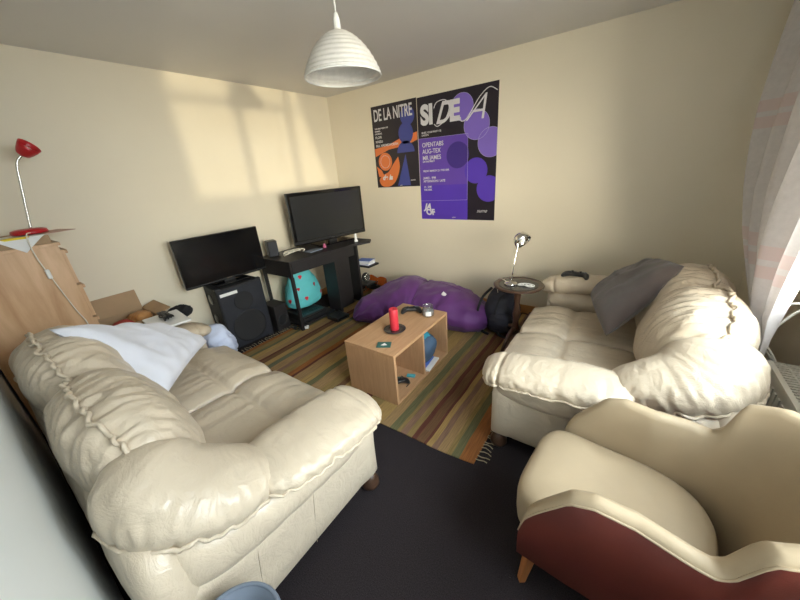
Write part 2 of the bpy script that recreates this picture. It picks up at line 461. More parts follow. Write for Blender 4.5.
# ------------------------------------------------------------------ leather sofas
def sofa(root, T, hw, D, seed, pw=1.0, far=.05, armz=0.0):
    def B(name, mbp, mat='cream_leather', parent=root, **k): return build(name, mbp, mat, parent, world=True, **k)
    bw = hw-.10
    # base body
    mb = MB(); v = []
    def tb(a, b):
        m_ = MB(); m_.box(a, b); 
        for p in m_.v: mb.v.append(T(p))
        n = len(mb.v)-8
        mb.f += [tuple(i+n for i in q) for q in m_.f]; mb.m += [0]*6
    tb((-bw, .10, .07), (bw, D-.06, .36))
    B('base_frame', mb, bevel=.03, seg=3)
    for sg in (1, -1):
        # side panel with slight swelling at the front post
        mb = MB(); P = []
        for i in range(26):
            vv = .02+(D-.06)*i/25
            row = []
            for (uu, zz) in ((bw-.12, .085), (bw-.005, .085), (bw+.008, .11), (bw+.008, .2), (bw+.010, .30), (bw+.014, .36), (bw-.02, .42), (bw-.12, .42)):
                k = .012*math.exp(-((vv-.06)/.05)**2)
                row.append(T(Vector((sg*(uu+k if uu > bw-.1 else uu), vv, zz))))
            P.append(row)
        mb.grid(P, True); n = len(mb.v)
        mb.f.append(tuple(range(8))); mb.m.append(0); mb.f.append(tuple(range(n-8, n))); mb.m.append(0)
        pn = B('side_panel', mb, smooth=True, bevel=.01)
        for vv in (.38, .62):
            mb = MB(); mb.tube([T(Vector((sg*(bw+.0065+.006*max(0, (zz-.2)/.17)), vv+.05*(1-zz/.4), zz))) for zz in (.09, .14, .2, .26, .32, .36)], .0018, 5)
            B('panel_seam', mb, 'seam_dark', pn)
        # arm roll under the pad
        mb, P = puff([(sg*(bw-.06), .01, .41, .095, .080), (sg*(bw-.06), .25, .415, .105, .085), (sg*(bw-.07), .6, .44, .105, .095), (sg*(bw-.10), D-.06, .48, .11, .13)], 40, 28, .8, 4, T, .004, 14, seed=seed+sg)
        B('arm_roll', mb, smooth=True)
        # arm pad: piped pillow with a tuck near its front
        keys = [(sg*(hw-.15), -.03, .470, .140, .046), (sg*(hw-.155), .05, .500, .152, .054), (sg*(hw-.155), .20, .520, .155, .058),
                (sg*(hw-.165), .40, .535, .150, .058), (sg*(hw-.185), .55, .545, .140, .055)]
        fz = (.022 if sg < 0 and pw < 1 else 0)+armz; keys = [(sg*(hw-.005-(hw-.005-abs(k[0]))*pw), k[1], k[2]+fz, k[3]*pw, k[4]*(1.25 if sg < 0 and pw < 1 else 1), -sg*.10) for k in keys]
        mb, P = puff(keys, 84, 56, .82, 2.6, T, .0058, 18, seam=0 if sg > 0 else PI, pinch=((.27, .016, .17), (.62, .02, .04)), seed=seed*2+sg, endpow=(4.2, 5))
        pad = B('arm_pad', mb, smooth=True)
        # t points along +v, side = t x z = +u
        th = 0 if sg > 0 else PI
        th += -.25*sg
        mb = MB(); mb.tube(seam_path(P, th % (2*PI), 2, 82, .003, .005, 12, seed), .006, 6)
        B('piping', mb, parent=pad, smooth=True)
        # corner cushion wrapping from arm to back
        f2 = far if sg < 0 else 0
        keys = [(sg*(hw-.195), .46, .535+fz, .130*pw, .062, -sg*.12), (sg*(hw-.205), .58, .570+fz, .150*pw, .085, -sg*.12), (sg*(hw-.235), .69, .615+fz, .150, .100, -sg*.08),
                (sg*(hw-.31), .76, .655+f2, .145, .135, 0), (sg*(hw-.42), .775, .680+f2, .12, .135, 0)]
        mb, P = puff(keys, 84, 56, .85, 3.6, T, .006, 17, seam=0 if sg > 0 else PI, seed=seed*3+sg)
        cc = B('corner_cushion', mb, smooth=True)
        mb = MB(); mb.tube(seam_path(P, ((0 if sg > 0 else PI)-.35*sg) % (2*PI), 7, 77, .004, .008, 14, seed+3), .0075, 6)
        B('piping', mb, parent=cc, smooth=True)
    # back frame roll
    mb, P = puff([(-bw-.01, D-.06, .36, .08, .27), (0, D-.06, .37, .08, .28), (bw+.01, D-.06, .36, .08, .27)], 50, 28, .7, 8, T, .004, 20, seed=seed)
    B('back_frame', mb, smooth=True)
    # back cushions
    iw = hw-.37
    for sg in (-1, 1):
        c = sg*iw/2; hwc = iw/2+.06
        fu = far if sg < 0 else 0
        keys = [(c-hwc, .715, .62+fu, .135, .205, .24), (c-hwc*.4, .715, .635+fu, .165, .23, .24), (c+hwc*.4, .715, .635+fu*.8, .165, .23, .24), (c+hwc, .715, .62+fu*.6, .135, .205, .24)]
        mb, P = puff(keys, 110, 68, .84, 2.7, T, .0105, 17, seam=PI/2, seed=seed*5+sg)
        bc = B('back_cushion', mb, smooth=True)
        mb = MB(); mb.tube(seam_path(P, PI/2+.10, 5, 105, .010, .010, 13, seed+9+sg), .0075, 6)
        B('piping', mb, parent=bc, smooth=True)
    # seat cushions
    for sg in (-1, 1):
        n1, n2 = 60, 76
        u0, u1 = (0.002, iw+.06) if sg > 0 else (-iw-.06, -.002)
        P = []
        for i in range(n1):
            a = i/(n1-1); row = []
            for j in range(n2):
                b = j/(n2-1)
                # profile parameter b: under-front lip, front bulge, then top to the back
                if b < .28:
                    ph = b/.28*PI*.62
                    v_ = .07-.11*math.sin(ph)*1.0; z_ = .285+.072*(1-math.cos(ph))*1.05
                    vz = (v_, z_)
                else:
                    q = (b-.28)/.72; v0, z0 = .07-.11*math.sin(PI*.62), .285+.072*(1-math.cos(PI*.62))*1.05
                    v_ = v0+(.74-v0)*q; z_ = z0+.042*math.sin(min(1, q*3.2)*PI/2)-.02*q
                    vz = (v_, z_)
                v_, z_ = vz
                # seam across at v=.24
                cr = math.exp(-((v_-.235)/.022)**2); z_ -= .020*cr
                z_ += .014*math.exp(-((v_-.10)/.08)**2)+.012*math.exp(-((v_-.48)/.14)**2)
                x = abs(2*a-1); ed = max(0, 1-x**7)**.5
                u = u0+(u1-u0)*a
                drop = (1-ed)*.055
                if b < .28: v_ += (1-ed)*.03
                z_ -= drop
                q = Vector((u*1.6+seed, v_*16, z_*9)); q2 = Vector((u*20+seed, v_*2.4+4, z_*3))
                z_ += .0035*(noise.noise(q2)*1.0)+.004*noise.noise(Vector((u*7, v_*7, seed)))
                wr = noise.noise(Vector((u*34+seed*2, v_*3.0, 3)))
                z_ += .0030*wr*math.exp(-((v_-.235)/.12)**2)
                row.append(T(Vector((u, v_, z_))))
            P.append(row)
        mb = MB(); mb.grid(P)
        B('seat_cushion', mb, smooth=True, solid=.0)
    # front rail under cushions
    mb, P = puff([(-iw-.05, .09, .22, .05, .12), (0, .085, .22, .05, .12), (iw+.05, .09, .22, .05, .12)], 30, 24, .6, 9, T, .003, 20, seed=seed)
    B('front_rail', mb, smooth=True)
    for uu in (-bw+.02, bw-.02):
        for vv in (.055, D-.14):
            mb = MB(); c = T(Vector((uu, vv, 0)))
            mb.lathe([(.0, .0), (.034, .0), (.046, .018), (.046, .04), (.034, .06), (.03, .09), (0, .09)], c, 20)
            B('foot', mb, 'dark_foot', smooth=True)

LX = 1.50
sofaL = thing('leather_sofa', (LX, -2.78, 0), 'cream leather two-seat sofa with a white pillow, nearest the white wall on the left', 'sofa', 'cream leather two-seat sofas')
def TL(p): return Vector((LX+p.x, -2.33-p.y, p.z))
sofa(sofaL, TL, .96, .895, 1.3)
RYc = -1.12
sofaR = thing('leather_sofa', (3.25, RYc, 0), 'cream leather two-seat sofa with a grey pillow, beside the radiator and curtain', 'sofa', 'cream leather two-seat sofas')
def TR(p): return Vector((2.74+p.y*1.11, RYc-p.x, p.z))
sofa(sofaR, TR, .79, .88, 4.7, .82, .0, .0)

# ------------------------------------------------------------------ tub chair
chair = thing('tub_chair', (3.37, -2.22, 0), 'cream padded tub chair with red outer shell and orange wooden legs', 'armchair', rz=math.radians(-6))
def tub():
    # local: faces -X. plan path of the shell centre line from near arm front around the back to far arm front
    hwid, dep = .235, .56
    path = [(-.268, -hwid-.004), (-.12, -hwid), (.03, -.222), (.13, -.205), (.205, -.165), (.255, -.09), (.27, 0), (.255, .09), (.205, .165), (.13, .205), (.03, .222), (-.12, hwid), (-.27, hwid)]
    hts = [.46, .625, .60, .60, .745, .80, .815, .80, .745, .60, .60, .625, .46]
    n = 150
    S = cat_rom(path, n)
    seg = [0]
    # height profile as function of fraction
    def ht(f):
        g = f if f < .5 else 1-f
        pts = [(0, .40), (.014, .47), (.07, .63), (.10, .655), (.20, .65), (.25, .645), (.262, .66), (.290, .77), (.335, .80), (.5, .81)]
        for (a, ha), (b, hb) in zip(pts, pts[1:]):
            if g <= b:
                t = (g-a)/(b-a); t = t*t*(3-2*t) if (hb-ha) > .09 and a > .2 else t
                return ha+(hb-ha)*t
        return pts[-1][1]
    inner, outer = [], []
    for i, (x, y) in enumerate(S):
        p = Vector((x, y, 0)); q = Vector((*S[min(i+1, n-1)], 0))-Vector((*S[max(i-1, 0)], 0)); q.normalize()
        nrm = Vector((q.y, -q.x, 0))       # outward
        f = i/(n-1); h = ht(f)
        lean = .10*max(0, min(1, (x+.0)/.25))
        th = .023
        def at(o, z): return p+nrm*(o+lean*max(0, (z-.35))/.45)+Vector((0, 0, z))
        zb = .26
        inner.append([at(-th, zb), at(-th, zb+(h-zb)*.4), at(-th-.004, zb+(h-zb)*.75), at(-th, h-.022), at(-th*.75, h-.006), at(-th*.2, h), at(th*.5, h-.003), at(th*.9, h-.014), at(th, h-.024)])
        outer.append([at(th+.0005, h-.025), at(th+.004, h-.03), at(th+.005, zb+(h-zb)*.6), at(th-.002, zb), at(th-.02, zb-.02), at(-th, zb-.02), at(-th, zb)])
    def caps(mbx, P):
        m_ = len(P[0]); N = len(P)
        mbx.f.append(tuple(range(m_))); mbx.m.append(0); mbx.f.append(tuple((N-1)*m_+k for k in range(m_))); mbx.m.append(0)
    # front ends: join inner and outer with a cream strip
    mb = MB(); mb.grid(inner)
    for row_i, row_o in ((inner[0], outer[0]), (inner[-1], outer[-1])):
        ring = row_i+[row_o[1], row_o[2], row_o[3]]
        k = len(mb.v); mb.v += ring; mb.f.append(tuple(range(k, k+len(ring)))); mb.m.append(0)
    build('inner_shell', mb, 'chair_cream', chair, smooth=True, weld=.0004)
    mb = MB(); mb.grid(outer); build('outer_shell', mb, 'chair_red', chair, smooth=True)
    mb = MB(); mb.tube([r[8]+Vector((0, 0, .001)) for r in inner], .0035, 6); build('piping', mb, 'chair_cream', chair, smooth=True)
    # seat cushion: plan outline superellipse with thick rounded front
    P = []; N = 64
    prof = [(0, .452), (.3, .455), (.6, .453), (.85, .444), (.95, .432), (.99, .415), (1, .395), (.995, .33), (.98, .29), (.94, .28), (0, .28)]
    for r, z in prof:
        row = []
        for j in range(N):
            a = 2*PI*j/N; c, s_ = math.cos(a), math.sin(a)
            ex = .42 if c < 0 else .8
            x = sgp(c, ex); y = sgp(s_, .42 if c < 0 else .75)
            row.append(Vector((-.045+r*x*(.285 if x < 0 else .250), r*y*.212, z+(.012*math.exp(-((x+.8)/.25)**2) if r > .5 and z > .4 else 0))))
        P.append(row)
    mb = MB(); mb.grid(P, True); build('seat', mb, 'chair_cream', chair, smooth=True)
    # side skirts below arms
    for sx, sy in ((-.235, -.175), (-.235, .175), (.19, -.15), (.19, .15)):
        mb = MB(); k = 1.16
        pts = [Vector((sx, sy, .27)), Vector((sx*1.04, sy*1.04, .14)), Vector((sx*1.10, sy*1.10, .0))]
        mb.tube(pts, [.028, .024, .017], 4); build('leg', mb, 'orange_leg', chair, bevel=.004)
tub()

# ------------------------------------------------------------------ coffee table (open two-cube unit)
ct = thing('coffee_table', (1.91, -1.46, 0), 'light wood open-fronted cube coffee table on the striped rug', 'coffee table')
cx0, cx1, cy0, cy1, ctz = 1.70, 2.13, -1.84, -1.10, .40
t_ = .022
for nm, a, b, mt in (('top_panel', (cx0, cy0, ctz-t_), (cx1, cy1, ctz), 'coffee_wood'),
                     ('bottom_panel', (cx0, cy0+t_, .008), (cx1, cy1-t_, .008+t_), 'coffee_wood'),
                     ('end_panel', (cx0, cy0, .008), (cx1, cy0+t_, ctz-t_), 'coffee_wood_end'),
                     ('end_panel', (cx0, cy1-t_, .008), (cx1, cy1, ctz-t_), 'coffee_wood_end'),
                     ('divider', (cx0+.01, (cy0+cy1)/2-.01, .008+t_), (cx1-.004, (cy0+cy1)/2+.01, ctz-t_), 'coffee_wood_end')):
    mb = MB(); mb.box(a, b); build(nm, mb, mt, ct, world=True, bevel=.0015)
mb = MB(); mb.box((cx0, cy0+t_, .03), (cx0+.008, cy1-t_, ctz-t_)); build('back_panel', mb, 'coffee_wood_end', ct, world=True)

# candle on a plate
c0 = (1.93, -1.545)
mb = MB(); mb.lathe([(0, .003), (.05, .003), (.078, .008), (.082, .012), (.079, .014), (.05, .008), (0, .008)], (0, 0, 0), 36)
tag(build('candle_plate', mb, 'dark_plate', loc=(c0[0], c0[1], ctz), smooth=True), 'round dark plate under the red candle on the coffee table', 'plate')
cdl = thing('pillar_candle', (c0[0], c0[1], ctz+.008), 'tall red pillar candle standing on the dark plate', 'candle')
mb = MB(); mb.lathe([(0, .0), (.030, 0), (.032, .003), (.032, .160), (.029, .165), (.025, .161), (0, .159)], (0, 0, 0), 28); build('wax', mb, 'red_wax', cdl, smooth=True)
mb = MB(); mb.tube([(0, 0, .157), (.001, 0, .167), (.004, 0, .173)], .0016, 6); build('wick', mb, 'wick', cdl)
# jar
jar = thing('glass_jar_candle', (2.025, -1.22, ctz), 'small glass jar candle with pale label on the coffee table', 'candle')
mb = MB(); mb.lathe([(0, .001), (.036, .001), (.042, .008), (.042, .05), (.034, .062), (.034, .072), (.038, .076), (.034, .078), (.031, .072), (.031, .062), (.038, .05), (.038, .008), (0, .006)], (0, 0, 0), 32); build('glass', mb, 'jar_glass', jar, smooth=True)
mb = MB(); mb.lathe([(0, .008), (.037, .008), (.037, .040), (0, .040)], (0, 0, 0), 28); build('wax', mb, 'clear_wax', jar, smooth=True)
mb = MB(); P = []
for i in range(2): P.append([Vector((.0435*math.cos(a), .0435*math.sin(a), .014+.03*i)) for a in [-1.45+.9*k/8 for k in range(9)]])
mb.grid(P); build('jar_label', mb, 'paper', jar, solid=.001); jar.scale = (1.15, 1.15, 1.15)
# coaster
mb = MB(); Mx = Matrix.Rotation(.5, 4, 'Z'); mb.box((-.048, -.034, .0005), (.048, .034, .006), M=Mx)
cst = tag(build('coaster', mb, 'teal_green', loc=(1.99, -1.755, ctz), bevel=.001), 'dark green card coaster with pale print at the near table corner', 'coaster')
mb = MB(); mb.prism([(-.022, -.012), (.0, -.016), (.024, -.01), (.012, .004), (.002, .018), (-.010, .002)], .0062, .0066, lambda u, v, d: Mx @ Vector((u, v, d))); build('print', mb, 'paper', cst)

def controller(name, loc, rz, label, s=1.0):
    r = thing(name, loc, label, 'game controller', rz=rz)
    P = []
    keys = [(-.075*s, -.045*s, .020, .016, .014), (-.066*s, -.01, .024, .021, .018), (-.045*s, .018, .028, .028, .019), (0, .022, .028, .028, .017), (.045*s, .018, .028, .028, .019), (.066*s, -.01, .024, .021, .018), (.075*s, -.045*s, .020, .016, .014)]
    mb, P = puff(keys, 44, 20, .85, 5, None, 0)
    build('body', mb, 'black_plastic', r, smooth=True)
    for x in (-.025, .025):
        mb = MB(); mb.lathe([(0, .04), (.006, .04), (.006, .052), (.010, .056), (0, .058)], (x*s, .008, 0), 14); build('thumb_stick', mb, 'black_plastic', r, smooth=True)
    mb = MB(); 
    for a in range(4): mb.lathe([(0, .046), (.004, .046), (.004, .049), (0, .050)], (.048*s+.011*math.cos(a*PI/2), .022+.011*math.sin(a*PI/2), 0), 10)
    build('buttons', mb, 'grey_plastic', r, smooth=True)
    return r
controller('game_controller', (1.875, -1.235, ctz-.004), .6, 'black game controller on the coffee table behind the candle')

# things inside the coffee table
gz = .031
r_ = thing('wired_controller', (2.03, -1.665, gz), 'small black and green controller lying in the near table cubby', 'game controller', rz=.9)
mb, P = puff([(-.06, -.035, .022, .014, .016), (-.04, 0, .026, .022, .018), (0, .012, .026, .024, .016), (.04, 0, .026, .022, .018), (.06, -.035, .022, .014, .016)], 36, 18, .85, 5); build('body', mb, 'black_plastic', r_, smooth=True)
mb, P = puff([(-.05, .03, .012, .012, .012), (0, .05, .014, .02, .014), (.05, .03, .012, .012, .012)], 26, 14, .85, 4); build('green_grip', mb, 'teal_green', r_, smooth=True)
mb = MB(); mb.tube([(.0, .0, .046), (.02, .03, .05), (.05, .02, .02), (.07, -.02, .006), (.03, -.05, .005)], .003, 6); build('cord', mb, 'black_plastic', r_, smooth=True)
mb = MB(); mb.box((-.032, -.016, 0), (.032, .016, .013), M=Matrix.Rotation(.35, 4, 'Z'))
tag(build('small_box', mb, 'cyan_plastic', loc=(2.045, -1.545, gz), bevel=.003), 'small turquoise box in the coffee table near the divider', 'box')
mb = MB(); mb.box((-.10, -.10, 0), (.10, .10, .012), M=Matrix.Rotation(.12, 4, 'Z'))
mag = tag(build('magazine', mb, 'paper', loc=(2.03, -1.345, gz), bevel=.001), 'blue and white magazine under the blue cap in the table', 'magazine')
mb = MB(); mb.box((-.10, -.10, .012), (.06, .10, .0135), M=Matrix.Rotation(.12, 4, 'Z')); build('cover_print', mb, 'blue_print', mag)
cap = thing('folded_beanie', (2.035, -1.345, gz+.014), 'dark blue and teal cloth bag stuffed in the far table cubby', 'bag')
mb, P = puff([(-.11, .0, .10, .09, .09), (0, .0, .12, .11, .125), (.09, -.0, .10, .095, .10)], 40, 32, .8, 3, None, .006, 9, flat=.0); build('body', mb, 'denim', cap, smooth=True)
mb, P = puff([(-.06, .0, .20, .06, .03), (0, .0, .222, .075, .035), (.055, .0, .20, .06, .03)], 28, 22, .85, 3, None, .003, 9); build('teal_lining', mb, 'teal_cloth', cap, smooth=True)
cap.name = 'cloth_bag'

# ------------------------------------------------------------------ bean bag
bb = thing('bean_bag', (1.65, -.5, 0), 'large slumped purple bean bag against the poster wall', 'bean bag')
def TB(p): return p
keys = [(.98, -1.02, .05, .05, .04), (1.05, -.89, .10, .19, .11), (1.16, -.72, .14, .29, .155), (1.36, -.56, .185, .35, .215), (1.56, -.50, .175, .33, .185), (1.80, -.50, .17, .31, .19), (2.02, -.50, .13, .28, .16), (2.20, -.46, .09, .20, .11), (2.27, -.44, .06, .08, .06)]
mb, P = puff(keys, 120, 72, .95, 12, None, .013, 11, seed=3, pinch=((.47, .018, .11), (.2, .012, .05), (.64, .012, .05)), flat=.008)
for p in mb.v:
    a = noise.noise(Vector((p.x*5, p.y*5, p.z*5+3))); p.z += .008*a if p.z > .05 else 0
    if p.y > -.03: p.y = -.03-(p.y+.03)*.02
build('bag', mb, 'purple_fabric', bb, smooth=True, world=True)
mb = MB(); mb.tube(dense([p + Vector((0, -.001, .002)) for p in [P[i][20] for i in range(12, 110, 8)]], 60), .004, 6); build('seam', mb, 'purple_fabric', bb, world=True)
mb = MB(); q = min((p for r in P for p in r), key=lambda p: (p-Vector((1.85, -.62, .28))).length); mb.box((-.022, -.002, -.018), (.022, .002, .018), M=Matrix.Translation(q+Vector((0, -.012, .012))) @ Matrix.Rotation(-.6, 4, 'X') @ Matrix.Rotation(.5, 4, 'Y')); build('care_tag', mb, 'paper', bb, world=True)

# ------------------------------------------------------------------ TV desk
dk = thing('tv_desk', (.42, -.92, 0), 'black wooden desk carrying the larger television', 'desk')
dz = .75
def D(name, a, b, mat='black_wood', M=None, parent=dk, bevel=.002):
    mb = MB(); mb.box(a, b, M=M); return build(name, mb, mat, parent, world=True, bevel=bevel)
mb = MB(); mb.prism([(.12, -1.42), (.63, -1.42), (.72, -.62), (.80, -.42), (.74, -.33), (.12, -.33)], dz-.025, dz, lambda u, v, d: Vector((u, v, d))); build('desk_top', mb, 'black_wood', dk, world=True, bevel=.003)
D('side_apron', (.13, -1.415, .585), (.62, -1.395, dz-.025)); 
mb = MB(); mb.prism([(.605, -1.395), (.625, -1.395), (.70, -.60), (.68, -.60)], .62, dz-.025, lambda u, v, d: Vector((u, v, d))); build('front_apron', mb, 'black_wood', dk, world=True)
D('leg', (.585, -1.415, .0), (.615, -1.385, .585)); D('leg', (.13, -1.415, 0), (.16, -1.385, .585))
D('side_panel', (.46, -.88, .0), (.66, -.85, dz-.025)); D('side_panel', (.14, -.52, 0), (.66, -.49, dz-.025))
D('bottom_shelf', (.16, -1.385, .03), (.60, -.92, .05))
D('back_rail', (.14, -1.385, .60), (.155, -.52, dz-.025)); D('cabinet_front', (.645, -.85, .05), (.66, -.66, dz-.025))
D('side_shelf', (.42, -.49, .44), (.80, -.30, .46)); D('side_shelf', (.42, -.49, .20), (.74, -.32, .22))
# TV on desk
def tv(name, loc, rz, w_, h_, label, th=.05, stand=.06, bez=.022, tilt=0, basew=.4, scr='screen_glass'):
    r = thing(name, loc, label, 'television', rz=rz)       # local: screen faces +X, width along Y
    R = Matrix.Rotation(tilt, 4, 'X')
    def bx(a, b): m_ = MB(); m_.box(a, b); m_.v = [R @ p for p in m_.v]; return m_
    m_ = bx((-th/2, -w_/2, stand), (th/2, w_/2, stand+h_)); build('housing', m_, 'black_gloss', r, bevel=.008)
    m_ = bx((th/2, -w_/2+bez, stand+bez+.01), (th/2+.002, w_/2-bez, stand+h_-bez)); build('screen', m_, scr, r)
    m_ = bx((th/2, -w_/2+.006, stand+.010), (th/2+.004, w_/2-.006, stand+bez+.006)); build('lower_bezel', m_, 'black_plastic', r, bevel=.001)
    m_ = bx((th/2+.004, -.022, stand+.016), (th/2+.0046, .022, stand+.024)); build('badge', m_, 'steel', r)
    m_ = MB(); m_.box((-.03, -.05, .01), (.02, .05, stand+.05)); build('neck', m_, 'black_plastic', r)
    m_ = MB(); m_.box((-.11, -basew/2, 0), (.12, basew/2, .012)); build('base', m_, 'black_gloss', r, bevel=.004)
    return r
tv('television', (.36, -.585, dz), math.radians(-14), .94, .55, 'large flat television standing on the black desk in the corner', .045, .04, .036, basew=.46)
tv('television', (.20, -1.80, .632), math.radians(-5), .735, .43, 'smaller flat television standing on the big black speaker', .04, .02, .016, math.radians(0), basew=.30, scr='black_screen')

# desktop speaker, cables, small items on desk
sp = thing('desktop_speaker', (.24, -1.315, dz), 'small black desktop speaker at the left end of the desk', 'speaker', rz=-.35)
mb = MB(); mb.box((-.055, -.05, 0), (.055, .05, .165)); build('cabinet', mb, 'black_plastic', sp, bevel=.012)
mb = MB(); mb.box((.055, -.042, .01), (.059, .042, .155)); build('grille', mb, 'speaker_grille', sp, bevel=.002)
mb = MB(); pts = []
for k in range(60):
    a = k*.62; pts.append(Vector((.05*math.sin(a*1.1)+.004*k/10, .09*math.cos(a*.7)*(1-.3*math.sin(k*.1)), .006+.035*abs(math.sin(k*.37)))))
mb.tube(dense(pts, 180), .0045, 6)
tag(build('cable_bundle', mb, 'white_cable', loc=(.37, -1.17, dz), smooth=True), 'tangled cream cable beside the desktop speaker', 'cable')
mb = MB(); mb.box((-.05, -.085, 0), (.05, .085, .012)); tag(build('tablet', mb, 'grey_plastic', loc=(.50, -1.0, dz), bevel=.004), 'flat grey device lying on the desk before the television', 'tablet')
pk = thing('pink_figurine', (.52, -.86, dz), 'tiny pink ornament on the desk front', 'ornament')
mb, P = puff([(-.022, 0, .012, .012, .012), (0, 0, .016, .018, .016), (.022, 0, .012, .012, .012)], 20, 14); build('body', mb, 'pink', pk, smooth=True)
mb, P = puff([(0, 0, .022, .012, .012), (0, .001, .034, .013, .013), (0, 0, .05, .008, .008)], 18, 12, up=(1, 0, 0)); build('head', mb, 'pink', pk, smooth=True)
pk = thing('white_figurine', (.66, -.50, dz), 'small white ornament at the right end of the desk', 'ornament')
mb = MB(); mb.lathe([(0, 0), (.022, 0), (.024, .012), (.014, .03), (.018, .05), (.012, .064), (0, .068)], (0, 0, 0), 20); build('body', mb, 'white_plastic', pk, smooth=True)
mb = MB(); mb.lathe([(0, .065), (.016, .07), (.018, .085), (0, .098)], (0, 0, 0), 18); build('head', mb, 'white_plastic', pk, smooth=True)

# books on the little side shelf
for k, (mt, lab) in enumerate((('blue_print', 'blue book at the bottom of the pile on the desk side shelf'), ('paper', 'white book in the middle of the pile on the desk side shelf'), ('blue_print', 'blue book on top of the pile on the desk side shelf'))):
    b = thing('book', (.68, -.40, .46+k*.017), lab, 'book', 'books on the desk side shelf', rz=.1*k)
    mb = MB(); mb.box((-.09, -.065, .0015), (.088, .062, .0145)); build('pages', mb, 'paper', b)
    mb = MB(); mb.box((-.092, -.066, 0), (.09, .066, .0015)); mb.box((-.092, -.066, .0145), (.09, .066, .016)); mb.box((-.092, .0625, .0015), (.09, .066, .0145)); build('cover', mb, mt, b)
gd = thing('small_fan', (.66, -.41, .22), 'little chrome and black gadget on the lower desk side shelf', 'gadget')
mb = MB(); mb.lathe([(.0, -.02), (.055, -.02), (.06, 0), (.055, .02), (0, .02)], (0, 0, .068), 24, M=Matrix.Rotation(PI/2, 4, 'Y')); build('housing', mb, 'black_plastic', gd, smooth=True)
mb = MB(); mb.tube([Vector((.024, .045*math.cos(a), .068+.045*math.sin(a))) for a in [2*PI*k/24 for k in range(24)]], .004, 6, True)
for k in range(6): mb.tube([(.024, 0, .068), (.024, .045*math.cos(k*PI/3), .068+.045*math.sin(k*PI/3))], .0025, 5)
build('guard', mb, 'chrome', gd, smooth=True)
gd.name = 'desk_fan'; gd['label'] = 'little round black fan with chrome guard on the low desk shelf'; gd['category'] = 'fan'

# consoles under desk
cs = thing('game_console', (.40, -1.17, .05), 'flat black game console under the desk beside the turquoise bag', 'game console', rz=-.06)
mb = MB(); mb.box((-.17, -.16, 0), (.17, .14, .07)); build('case', mb, 'black_plastic', cs, bevel=.006)
mb = MB(); mb.box((.17, -.14, .045), (.172, .10, .049)); build('disc_slot', mb, 'black_gloss', cs)
mb = MB()
for k in range(10): mb.box((-.13+k*.026, -.12, .07), (-.122+k*.026, .10, .072))
build('vents', mb, 'black_gloss', cs)
st_ = thing('set_top_box', (.74, -1.02, .012), 'thin black box on the rug under the desk, right of the console', 'set-top box', rz=-.1)
mb = MB(); mb.box((-.09, -.085, 0), (.09, .085, .045)); build('case', mb, 'black_plastic', st_, bevel=.006)
mb = MB(); mb.box((.09, -.07, .012), (.0915, .07, .034)); build('front_panel', mb, 'black_gloss', st_)
# turquoise bag with strawberries, upright under desk
bag = thing('tote_bag', (.26, -1.02, .125), 'turquoise bag printed with red fruit under the desk', 'bag')
mb, P = puff([(0, 0, .0, .21, .12), (0, -.0, .10, .225, .13), (0, .0, .26, .19, .11), (-.01, .0, .40, .11, .07), (-.01, .0, .46, .05, .04), (-.01, .0, .51, .06, .045)], 60, 48, .9, 9, None, .008, 12, up=(1, 0, 0))
for v_ in mb.v: 
    if v_.z < 0: v_.z = 0
build('body', mb, 'bag_turquoise', bag, smooth=True)
nt_ = len(P[0]); spots = [(14, 0), (22, 3), (22, -5), (31, 1), (31, 7), (38, -3), (14, 8), (14, -8), (40, 5)]
j0 = None
for (i_, dj) in spots:
    best = max(range(nt_), key=lambda j: (P[i_][j]-Vector((0, 0, P[i_][j].z))).normalized().dot(Vector((.9, -.42, 0))))
    p = P[i_][(best+dj) % nt_]; c = sum(P[i_], Vector())/nt_; nrm = (p-c).normalized(); s1 = nrm.cross(Vector((0, 0, 1))).normalized(); s2 = s1.cross(nrm)
    mb = MB(); poly = [(-.022, .012), (-.010, .020), (.010, .020), (.022, .012), (.014, -.008), (0, -.024), (-.014, -.008)]
    mb.prism(poly, -.004, .005, lambda u, v, d: p+s1*u+s2*v+nrm*d); build('fruit_print', mb, 'strawberry', bag)
mb = MB(); mb.tube(dense([P[52][0], P[52][0]+Vector((.03, 0, .06)), P[52][24]+Vector((0, .02, .07)), P[52][24]], 16), .004, 6); build('drawstring', mb, 'white_cable', bag)
bag.location = (.30, -1.09, .122)

# guitar leaning behind the bean bag
gt = thing('electric_guitar', (.52, -.16, .20), 'sunburst guitar lying behind the bean bag near the corner', 'guitar', rz=math.radians(0))
mb = MB(); poly = [(.0, .0), (.02, .10), (.07, .14), (.13, .12), (.18, .10), (.24, .13), (.31, .11), (.33, .0), (.31, -.11), (.24, -.13), (.18, -.09), (.13, -.10), (.07, -.13), (.02, -.10)]
pl_ = [(p[0], p[1]) for p in cat_rom(poly+[poly[0]], 60)[:-1]]
mb.prism(pl_, 0, .045, lambda u, v, d: Vector((u, v*.75, d))); build('body', mb, 'guitar_red', gt, bevel=.006)
mb = MB(); mb.box((-.42, -.022, .035), (.08, .022, .058)); build('neck', mb, 'dark_wood', gt, bevel=.004)
mb = MB(); mb.prism([(.04, -.09), (.30, -.085), (.27, -.02), (.10, .01), (.05, -.02)], .0455, .048, lambda u, v, d: Vector((u, v, d))); build('pickguard', mb, 'black_plastic', gt)
mb = MB(); mb.box((.20, -.035, .048), (.215, .035, .056)); build('bridge', mb, 'chrome', gt, bevel=.002)
gt.rotation_euler = (math.radians(62), 0, 0); gt.location = (.42, -.13, .100)

